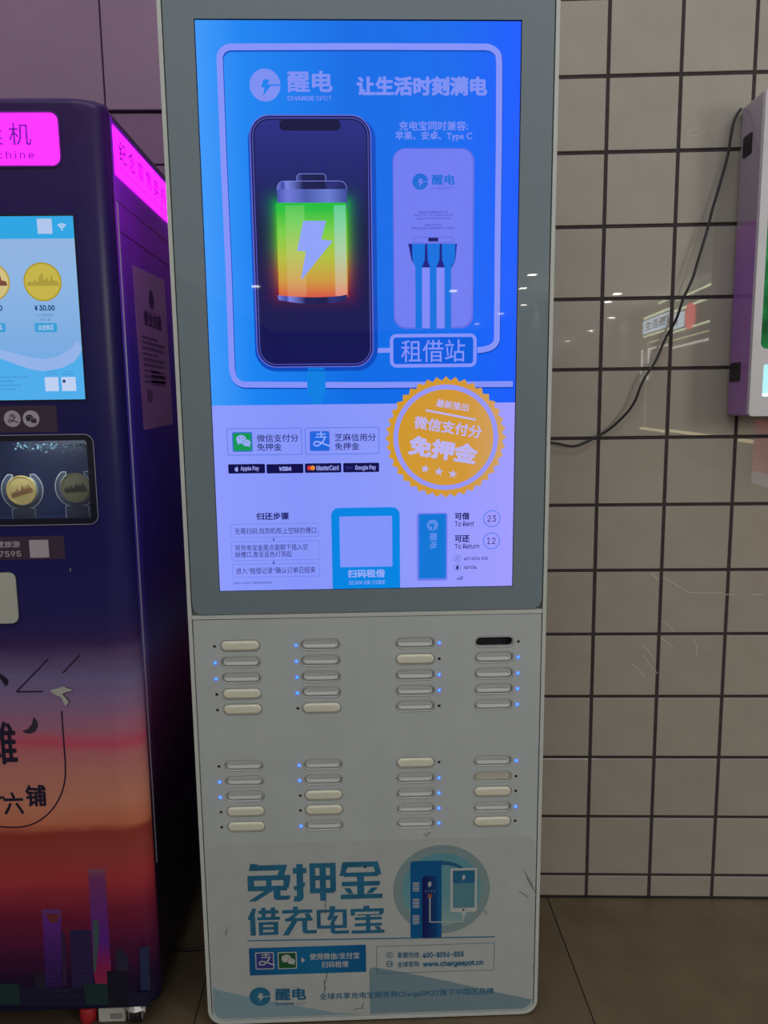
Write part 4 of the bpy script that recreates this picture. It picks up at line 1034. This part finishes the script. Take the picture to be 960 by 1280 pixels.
MT('公众号', (59, 463.5, 69, 466), screen('ui_sea_ink', (60, 130, 190))); MT('扫码关注', (58, 466.5, 71, 469), screen('ui_sea_ink', (60, 130, 190))); MT('小程序', (80, 463.5, 90, 466), screen('ui_sea_ink', (60, 130, 190))); MT('支付说明', (79, 466.5, 92, 469), screen('ui_sea_ink', (60, 130, 190)))
for q in ((56.8, 471.5, 73.6, 489), (77.5, 471.3, 95.3, 488.8)):
    a, b, c, d = MF.bbox(*q); flat('code_card', MF, [rr(a, b, c, d)], screen('ui_card2', (190, 208, 242)), h=HT + 2 * DH, parent=ts)
a, b = MF.at(80.6, 476.5); flat('card_dot', MF, [circ(a, b, .0028, 16)], screen('ui_dot', (40, 60, 120)), h=HT + 3 * DH, parent=ts)

# printed strips, pay marks, phone number
STR = mat('brown_strip', base=(.045, .022, .05), rough=.5)
a, b, c, d = MF.bbox(-80, 507.5, 71.5, 541); flat('icon_strip', MF, [rr(a, b, c, d)], STR, h=.0002, depth=0)
PG = mat('grey_print', base=(.42, .38, .44), rough=.5); PD = mat('dark_print', base=(.02, .012, .03), rough=.5)
for cx_ in (15.5, 39):
    a, b = MF.at(cx_, 523.4); flat('pay_mark_disc', MF, [circ(a, b, .0142, 36)], PG, h=.0004)
pay_icon(MF, (8, 516, 23, 531), None, PD, .0005, vm, sc=.8)
chat_icon(MF, (29.5, 514.5, 48.5, 533), None, PD, .0005, vm, dot=PG)
a, b, c, d = MF.bbox(-80, 671, 81, 700); flat('label_strip', MF, [rr(a, b, c, d)], STR, h=.0002, depth=0)
text(MF, '智慧旅游', (-15, 676.5, 25.2, 684.6), PG, .0004, .02); text(MF, '021-7595', (-30, 689, 26.5, 696.2), PG, .0004, .015)
a, b, c, d = MF.bbox(37, 674.8, 61, 697); flat('code_card', MF, [rr(a, b, c, d)], PG, h=.0004)
# coin return tray
a, b, c, d = MF.bbox(-48, 716, 22, 779)
flat('tray_flap', MF, [rr(a, b, c, d, .012, 8)], mat('cream_tray', base=(.46, .48, .42), rough=.45), h=0, depth=.004)
flat('tray_shadow_gap', MF, ring(a - .0015, b - .0015, c + .0015, d + .0015, .0135, .0016, 8), M_BLACK, h=.0002, depth=.0004)
a, b = MF.at(88, 712); flat('nick', MF, [rr(a - .0008, b - .003, a + .0008, b + .003)], PG, h=.0004)
# drawing on the lower front
DI = mat('navy_print', base=(.01, .006, .03), rough=.5); BW = mat('bird_print', base=(.42, .44, .40), rough=.5)
def MP(name, pts, m, h=.0004): return flat(name, MF, [pts_px(MF, q) for q in pts], m, h=h)
def ML(pts, wd=.0027): return flat('printed_line', MF, [stroke(pts_px(MF, pts), wd)], DI, h=.0004)
ML([(60.5, 823.5), (21, 864.3)]); ML([(20.5, 864.6), (54, 864.3)]); ML([(100, 818.5), (79, 840.8)])
MP('printed_bird', [[(62.5, 863), (66, 861.6), (72, 860.5), (80, 857.8), (84, 859), (91.5, 862.6), (78.5, 868), (86, 877.5), (82.5, 883.5), (76, 871), (68, 868)]], BW)
ML([(81, 858.2), (92, 862.6), (78.5, 867.6)], .0016); ML([(78.5, 867.6), (87.5, 876.5), (83, 883)], .0016)
ML([(77.3, 888.5), (78.5, 910), (80, 930), (81.6, 950), (82, 964)] + arc_px(20, 964, 62, 70, 0, -90, 16) + [(8, 1033.8), (-20, 1031)], .0027)
MP('printed_crescent', [[(42, 895.5), (47, 902), (47.5, 909), (44, 915), (35, 917.3), (27.5, 914), (35, 911), (40, 905)]], mat('smoky_print', base=(.03, .025, .05), rough=.5))
MP('printed_dot', [[(0, 841), (5, 844.5), (10, 849), (11, 854), (8, 858), (5.5, 856), (2, 850), (-2, 846)]], DI)
text(MF, '滩', (-24, 902, 21, 955.5), DI, .0004, .018); text(MF, '六', (4.5, 990, 29.5, 1018), DI, .0004, .02); text(MF, '铺', (32, 981, 58, 1008), DI, .0004, .03); text(MF, '十', (-20, 985, 6, 1012), DI, .0004, .02)
# printed skyline
def tower(pts, m, name='printed_tower', h=.0003): return MP(name, [pts], m, h)
def pm_(n, rgb): return mat(n, tuple(v * .8 for v in rgb), rough=.45)
vio = grad('tower_violet', 'Z', [(.06, (26, 22, 66)), (.16, (60, 28, 100)), (.24, (96, 40, 136)), (.33, (110, 84, 90))], False, rough=.45)
vio2 = grad('tower_tall', 'Z', [(.08, (150, 38, 70)), (.15, (140, 34, 90)), (.2, (90, 34, 140)), (.33, (120, 54, 110)), (.38, (150, 112, 86))], False, rough=.45)
tower([(110, 1086), (131.5, 1085.5), (139, 1215), (134, 1232), (120, 1232), (117, 1215)], vio2)
tower([(116, 1150), (123, 1151), (124, 1170), (119.5, 1215), (117, 1215)], pm_('tower_teal', (74, 108, 112)), h=.0004)
tower([(52, 1136.5), (76, 1136.3), (78, 1234), (57, 1234), (54, 1163)], vio)
tower([(57, 1142), (73.5, 1142), (72, 1153), (63, 1153)], pm_('tower_gap', (140, 48, 60)), h=.0004)
tower([(76, 1164), (81, 1168), (84, 1232), (79, 1232)], pm_('tower_dim', (58, 36, 88)))
tower([(87.5, 1162.5), (113.5, 1162.5), (117.5, 1234), (90, 1234)], pm_('tower_blue', (46, 32, 96)))
tower([(145, 1190), (150.5, 1185), (153, 1189), (160.5, 1195), (161.5, 1214), (146, 1214)], pm_('tower_slate', (46, 44, 78)))
tower([(174, 1184), (186, 1182), (188, 1238), (176, 1238)], pm_('tower_edge', (42, 54, 104)))
tower([(133.5, 1213.5), (157, 1213.5), (160, 1258), (136, 1258)], pm_('tower_black', (14, 14, 46)), h=.0005)
tower([(0, 1230), (24, 1230), (26, 1256), (0, 1256)], pm_('tower_green', (26, 62, 66)), h=.0004)
tower([(26, 1234), (104, 1234), (106, 1258), (27, 1258)], pm_('tower_base', (20, 20, 66)), h=.00045)
tower([(104, 1228), (134, 1230), (137, 1256), (107, 1256)], pm_('tower_green', (26, 62, 66)), h=.0004)
tower([(43, 1216), (55, 1216), (57, 1234), (44, 1234)], pm_('tower_dusk', (40, 30, 60)), h=.0004)
tower([(158, 1240), (186, 1240), (187, 1258), (160, 1258)], pm_('tower_navy', (18, 20, 62)), h=.00045)
wm_ = pm_('window_glint', (112, 84, 140))
bmw = bmesh.new()
for bx, by, nx, ny, dx_, dy_ in ((58, 1168, 4, 12, 4.6, 5.2), (92, 1168, 5, 10, 5, 5.6), (116, 1100, 4, 12, 4.5, 5), (178, 1187, 2, 8, 4, 5.5), (30, 1238, 14, 2, 5.2, 6)):
    for i in range(nx):
        for j in range(ny):
            if random.random() < .62: continue
            X_, Y_ = bx + i * dx_ + j * .12, by + j * dy_
            me = flat_mesh('g', [pts_px(MF, [(X_, Y_), (X_ + 1.2, Y_), (X_ + 1.2, Y_ + 1), (X_, Y_ + 1)])]); me.transform(MF.M @ Matrix.Translation((0, 0, .0006)))
            bmw.from_mesh(me); bpy.data.meshes.remove(me)
from_bm('printed_window_glints', bmw, wm_, vm)['kind'] = 'stuff'
# underside and castors
box('base_frame', -WD + .03, -.03, .03, DP - .03, .050, ZB - .001, M_BLACK, vm)


def castor(x, y):
    c = link(bpy.data.objects.new('castor', None), vm); c.location = (x, y, 0)
    from_bm('castor_wheel', cyl_bm((-.009, 0, .021), (.009, 0, .021), .0205, n=28), M_BLACK, c)
    b = box_bm(-.014, -.011, -.016, .016, .014, .045, .001, 1); box_bm(.011, .014, -.016, .016, .014, .045, .001, 1, b)
    cyl_bm((0, 0, .034), (0, 0, .050), .022, .014, bm=b); cyl_bm((-.016, 0, .021), (.016, 0, .021), .005, bm=b)
    from_bm('castor_fork', b, M_CHROME, c)


for x, y in ((-.046, .035), (-.88, .05), (-.88, .6), (-.07, .6)): castor(x, y)

# bits lying under the machine edge
wbx_ = thing('white_adapter', 'small white boxy adapter on the floor under the machine edge', 'adapter', Matrix.Translation((-.512, .052, 0)))
box('adapter_case', -.036, .018, -.022, .03, 0, .030, mat('white_plastic', base=(.62, .64, .58), rough=.45), wbx_, .003)
box('adapter_pin_plate', -.012, .012, -.0228, -.021, .008, .020, mat('grey_plastic', base=(.3, .3, .3), rough=.5), wbx_)
rd = thing('red_can', 'glossy red round object on the floor beside the white adapter', 'can', Matrix.Translation((-.570, .040, 0)))
bmr = bmesh.new()
prof = [(0, 0), (.013, 0), (.0165, .004), (.0165, .028), (.013, .033), (0, .033)]
rv = []
for r_, z in prof: rv.append([bmr.verts.new((r_ * math.cos(2 * PI * i / 24), r_ * math.sin(2 * PI * i / 24), z)) for i in range(24)])
for A_, B_ in zip(rv[:-1], rv[1:]):
    for i in range(24): bmr.faces.new((A_[i], A_[(i + 1) % 24], B_[(i + 1) % 24], B_[i]))
bmesh.ops.remove_doubles(bmr, verts=bmr.verts, dist=1e-6)
from_bm('can_body', bmr, mat('red_gloss', base=(.5, .02, .03), rough=.15), rd, True)
from_bm('can_lid', cyl_bm((0, 0, .033), (0, 0, .0345), .011, n=24), M_CHROME, rd)
tag(tube('floor_cable', [(-.60, .28, .0036), (-.52, .25, .0036), (-.46, .225, .0036), (-.40, .222, .0036), (-.34, .235, .0036), (-.28, .26, .0036)], .0034, M_BLACK), 'thin black cable on the floor running from the vending machine to behind the kiosk', 'cable')

# ------------------------------------------------------------------ wall dispenser on the right
DM = WM.copy()
a, b = WALL.at(926, 137); a2, b2 = WALL.at(907, 519)
au = (a + a2) / 2
base = WM @ Vector((au, b2, 0))
M3 = Matrix(((WU.x, -WN.x, 0, base.x), (WU.y, -WN.y, 0, base.y), (0, 0, 1, base.z), (0, 0, 0, 1)))
dp = thing('wall_dispenser', 'white wall-mounted dispenser box with a purple-lit side and lit front, right edge', 'dispenser', M3)
bpy.context.view_layer.update()
DT_ = .118; DWd = .42; DHt = b - b2
DF = Plane(dp, Matrix(((1, 0, 0, 0), (0, 0, -1, -DT_), (0, 1, 0, 0), (0, 0, 0, 1))))
DS = Plane(dp, Matrix(((0, 0, -1, 0), (-1, 0, 0, 0), (0, 1, 0, 0), (0, 0, 0, 1))))     # left side: a = -y, b = up, outward = -x
M_DW = add_noise(mat('silver_white_plastic', base=(.62, .62, .66), rough=.35, coat=.3), 30, .05)
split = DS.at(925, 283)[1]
M_DS = grad('dispenser_side_glow', 'Z', [(0, (160, 112, 176)), (split - .10, (150, 98, 186)), (split - .006, (166, 118, 180)), (split + .004, (152, 140, 160)), (DHt, (170, 160, 176))], False, rough=.25, coat=.4)  # purple glow on the lower side painted into its colour
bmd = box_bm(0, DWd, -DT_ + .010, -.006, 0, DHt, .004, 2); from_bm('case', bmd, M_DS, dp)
box('mounting_plate', .03, DWd - .03, -.006, -.0002, .03, DHt - .03, M_BLACK, dp)
gx0, gz_0 = DF.at(951.5, 435.3); gx0b, _ = DF.at(955, 350)
gx = (DF.at(951.5, 420)[0] + DF.at(958.5, 300)[0]) / 2
gz_a = DF.at(957, 436)[1]
l0 = DF.at(954, 455)[1]; l1 = DF.at(954, 496)[1]; lx = DF.at(952.5, 495)[0]
fr_ = flat('front_frame', DF, [rr(0, 0, DWd, DHt, .008, 6), rr(gx, gz_a, DWd - gx, DHt - .05, .012, 8), rr(lx, l1, DWd - lx, l0, .004)], M_DW, h=-.012, depth=.012)
flat('front_recess', DF, [rr(.006, .006, DWd - .006, DHt - .006)], M_DARK, h=-.013, depth=.001)
gmn = mat('green_display', (0, 0, 0), rough=.1, spec=.4)
nt, N, L, bs = nodes(gmn)
tc = N.new('ShaderNodeTexCoord'); nz = N.new('ShaderNodeTexNoise'); nz.inputs['Scale'].default_value = 16; nz.inputs['Detail'].default_value = 5; L.new(tc.outputs['Object'], nz.inputs['Vector'])
rp = ramp_node(nt, [(.35, s2l((6, 70, 34))), (.5, s2l((20, 112, 56))), (.62, s2l((60, 150, 90))), (.75, s2l((120, 180, 110)))]); L.new(nz.outputs['Fac'], rp.inputs[0]); L.new(rp.outputs[0], bs.inputs['Emission Color']); bs.inputs['Emission Strength'].default_value = .9
flat('green_display', DF, [rr(gx + .0005, gz_a + .0005, DWd - gx - .0005, DHt - .0505, .012, 8)], gmn, h=-.0100, depth=.006)
flat('light_panel', DF, [rr(lx + .0005, l1 + .0005, DWd - lx - .0005, l0 - .0005, .004)], mat('cyan_light_panel', base=(.3, .4, .4), emit=(150, 218, 224), strength=1), h=-.010, depth=.007)
flat('light_panel_edge', DF, [rr(lx + .001, l1 + .001, DWd - lx - .001, l1 + .007, .002)], mat('white_light_edge', base=(.4, .4, .4), emit=(235, 255, 250), strength=1.1), h=-.003, depth=.001)
q = [DS.at(930.5, 171), DS.at(941, 165.5), DS.at(939.5, 192.5), DS.at(929, 197)]
ya, yb = (q[0][0] + q[3][0]) / 2, (q[1][0] + q[2][0]) / 2
flat('side_vent', DS, [rr(ya, (q[2][1] + q[3][1]) / 2, yb, (q[0][1] + q[1][1]) / 2, .003)], M_BLACK, h=-.001, depth=.003)
q = [DS.at(913.7, 453.5), DS.at(926, 453.2), DS.at(924.7, 477), DS.at(912.8, 477)]
flat('side_vent', DS, [rr((q[0][0] + q[3][0]) / 2, (q[2][1] + q[3][1]) / 2, (q[1][0] + q[2][0]) / 2, (q[0][1] + q[1][1]) / 2, .0015)], M_BLACK, h=-.001, depth=.003)

# hanging power cable on the tiles
cp = [(926.5, 136, .010), (922, 141, .012), (917, 150, .014), (914, 166, .016), (911, 190, .018), (905, 212, .020), (897, 240, .022), (890, 262, .024), (885.5, 283, .026), (878, 308, .028), (871, 330, .030), (866, 350, .030), (856, 368, .028), (850, 385, .026), (846, 399, .022), (838, 412, .016), (830, 426, .013), (825, 440, .014), (818, 455, .016), (805, 472, .018), (799, 487, .019), (795, 500, .018), (786, 514, .016), (774, 526, .013), (763, 536, .010), (752, 543, .008), (738, 550, .009), (726, 556, .010), (717, 558.5, .012), (708, 557, .012), (697, 554, .012), (686, 553, .014), (670, 550, .018), (650, 545, .02)]
pts = []
for x, y, h in cp:
    P = Plane(None, WM @ Matrix.Translation((0, 0, h))); u, v = P.at(x, y); pts.append(tuple(P.W @ Vector((u, v, 0))))
tag(tube('power_cable', pts, .0029, M_BLACK, None, 8), 'thin black power cable hanging in a curve across the wall tiles', 'cable')
M_SCR = mat('pale_scratch_and_reflection', base=(.62, .58, .5), rough=.5)
for q in ([(813, 716), (819, 721), (824, 725)], [(829, 722), (842, 729), (853, 736), (860, 740)], [(860, 740), (872, 741), (884, 741), (903, 741)], [(905, 743), (919, 743.5)], [(938, 743.5), (956, 743)], [(804, 806), (811, 814), (818, 826)], [(803, 818), (810, 828), (822, 842)], [(827, 776), (836, 782), (842, 788)], [(826, 797), (834, 803), (841, 809)], [(867, 799), (871, 808), (870, 822)], [(790, 829), (800, 838), (806, 846)]):  # strokes listed first draw a reflection in the glaze; the rest are scratches
    flat('scratch_and_reflection', Plane(wall, WM), [stroke([WALL.at(*p) for p in q], .0014)], M_SCR, h=.0005, parent=wall)
e_ = [(870 + 11 * math.cos(t * PI / 10), 165 + 4.5 * math.sin(t * PI / 10) - 2.5 * math.cos(t * PI / 10)) for t in range(19)]
flat('scratch_and_reflection', Plane(wall, WM), [stroke([WALL.at(*p) for p in e_], .0009)], M_SCR, h=.0005, parent=wall)
# drips of dirt and chips on the tiles
M_SM = mat('tile_smear', base=(.30, .25, .19), rough=.7); M_SP = mat('tile_speck', base=(.05, .04, .03), rough=.8)
for x, y in ((887, 818), (818, 837), (787, 1084), (777, 1087), (803, 1075), (882, 1102), (883, 1105)):
    u, v = WALL.at(x, y); flat('speck', Plane(wall, WM), [circ(u, v, .0014, 7)], M_SP, h=.0004, parent=wall)

# ------------------------------------------------------------------ the hall behind the camera, seen only as reflections
ML_ = mat('lit_diffuser', base=(.8, .8, .8), emit=(255, 248, 235), strength=55)
def refl_light(x, y, z=2.845):
    return x, y
for i, (x, y, lab) in enumerate(((3.58, -14.9, 'nearest the red shop sign'), (3.87, -17.2, 'second from the shop sign'), (4.74, -21.2, 'third from the shop sign'), (4.6, -24, 'fourth from the shop sign'), (4.47, -28.3, 'furthest down the hall'), (-2.27, -16.4, 'over the left of the hall'), (2.28, -17.6, 'over the middle of the hall'))):
    t = thing('ceiling_light', f'small bright ceiling light reflected in the glazing, {lab}', 'ceiling light', Matrix.Translation((x, y, 3.4)), 'ceiling lights along the hall')
    box('light_diffuser', -.085, .085, -.12, .12, -.010, -.002, ML_, t, .002)
    flat('light_frame', Plane(t, Matrix()), [rr(-.10, -.14, .10, .14, .01), rr(-.086, -.121, .086, .121, .004)], M_WHITE_FRAME, h=-.012, depth=.012)
# shop front on the right wall: sign, red disc, light lines
shop = thing('shop_facade', 'lit shop front with a red disc sign, mirrored in the wall tiles', 'shop front', Matrix.Translation((5.0, -15.46, -.366)) @ Matrix.Diagonal((1.3, 1.3, 1.3, 1)))
bpy.context.view_layer.update()
SH_ = Plane(shop, Matrix(((0, 0, -1, 0), (1, 0, 0, 0), (0, 1, 0, 0), (0, 0, 0, 1))))    # a = along +y, b = up, outward = -x
def sbox(name, y0, y1, z0, z1, m, h=0, d=.04): return flat(name, SH_, [rr(y0, z0, y1, z1)], m, h=h, depth=d)
sbox('shop_fascia', -3.0, 2.6, 2.05, 2.80, mat('fascia_grey', base=(.07, .07, .07), rough=.4))
sbox('shop_window', -3.0, 2.6, .5, 2.0, mat('shop_glass_dark', base=(.05, .06, .05), rough=.2), d=.02)
LN = mat('light_line', base=(.5, .5, .4), emit=(225, 240, 190), strength=9)
sbox('light_line', -2.0, 2.1, 2.62, 2.65, LN, .04, .02)
sbox('light_line', -2.0, 2.1, 2.28, 2.305, LN, .04, .02)
sbox('light_line', -1.0, 2.1, 2.79, 2.815, LN, .04, .02)
sbox('light_line', -2.0, 5.2, .66, .70, mat('warm_line', base=(.5, .5, .4), emit=(240, 225, 170), strength=6), .04, .02)
sbox('light_line', -1.6, 1.8, 2.15, 2.165, mat('warm_line', base=(.5, .5, .4), emit=(240, 225, 170), strength=6), .04, .02)
sbox('shop_pillar', -1.7, -1.62, .7, 2.15, mat('pale_pillar', base=(.5, .5, .5), emit=(150, 150, 130), strength=2), .04, .02)
LW = mat('white_light_line', base=(.5, .5, .5), emit=(240, 240, 235), strength=6)
sbox('door_frame_light', -1.55, 1.7, 2.02, 2.05, LW, .04, .02); sbox('door_frame_light', -1.58, -1.52, 1.6, 2.05, LW, .04, .02); sbox('door_frame_light', -2.1, -2.04, 1.6, 2.05, LW, .04, .02)
sbox('sign_panel', -2.0, .35, 2.34, 2.58, mat('sign_panel_light', base=(.6, .7, .7), emit=(190, 215, 235), strength=9), .04, .03)
text(SH_, '生活便利', (-1.8, 2.38, .1, 2.54), mat('sign_panel_ink', base=(.1, .15, .2), emit=(90, 110, 130), strength=2), .075, parent=shop, px=False, bold=.03)
flat('red_disc', SH_, [circ(.75, 2.46, .20, 32)], mat('red_sign', base=(.6, .05, .05), emit=(255, 60, 60), strength=6), h=.04, depth=.05)
pk = thing('shop_poster', 'pink and red lit poster on the right hall wall, mirrored in the tiles', 'poster', Matrix.Translation((3.88, -7.3, .62)))
box('poster_board', -.015, .015, -.5, .9, -.30, .30, mat('poster_pink', base=(.6, .2, .25), emit=(235, 90, 110), strength=1.6), pk)
box('poster_footer', -.018, .016, -.5, .9, -.46, -.31, mat('poster_white', base=(.7, .7, .7), emit=(220, 210, 225), strength=1.6), pk)
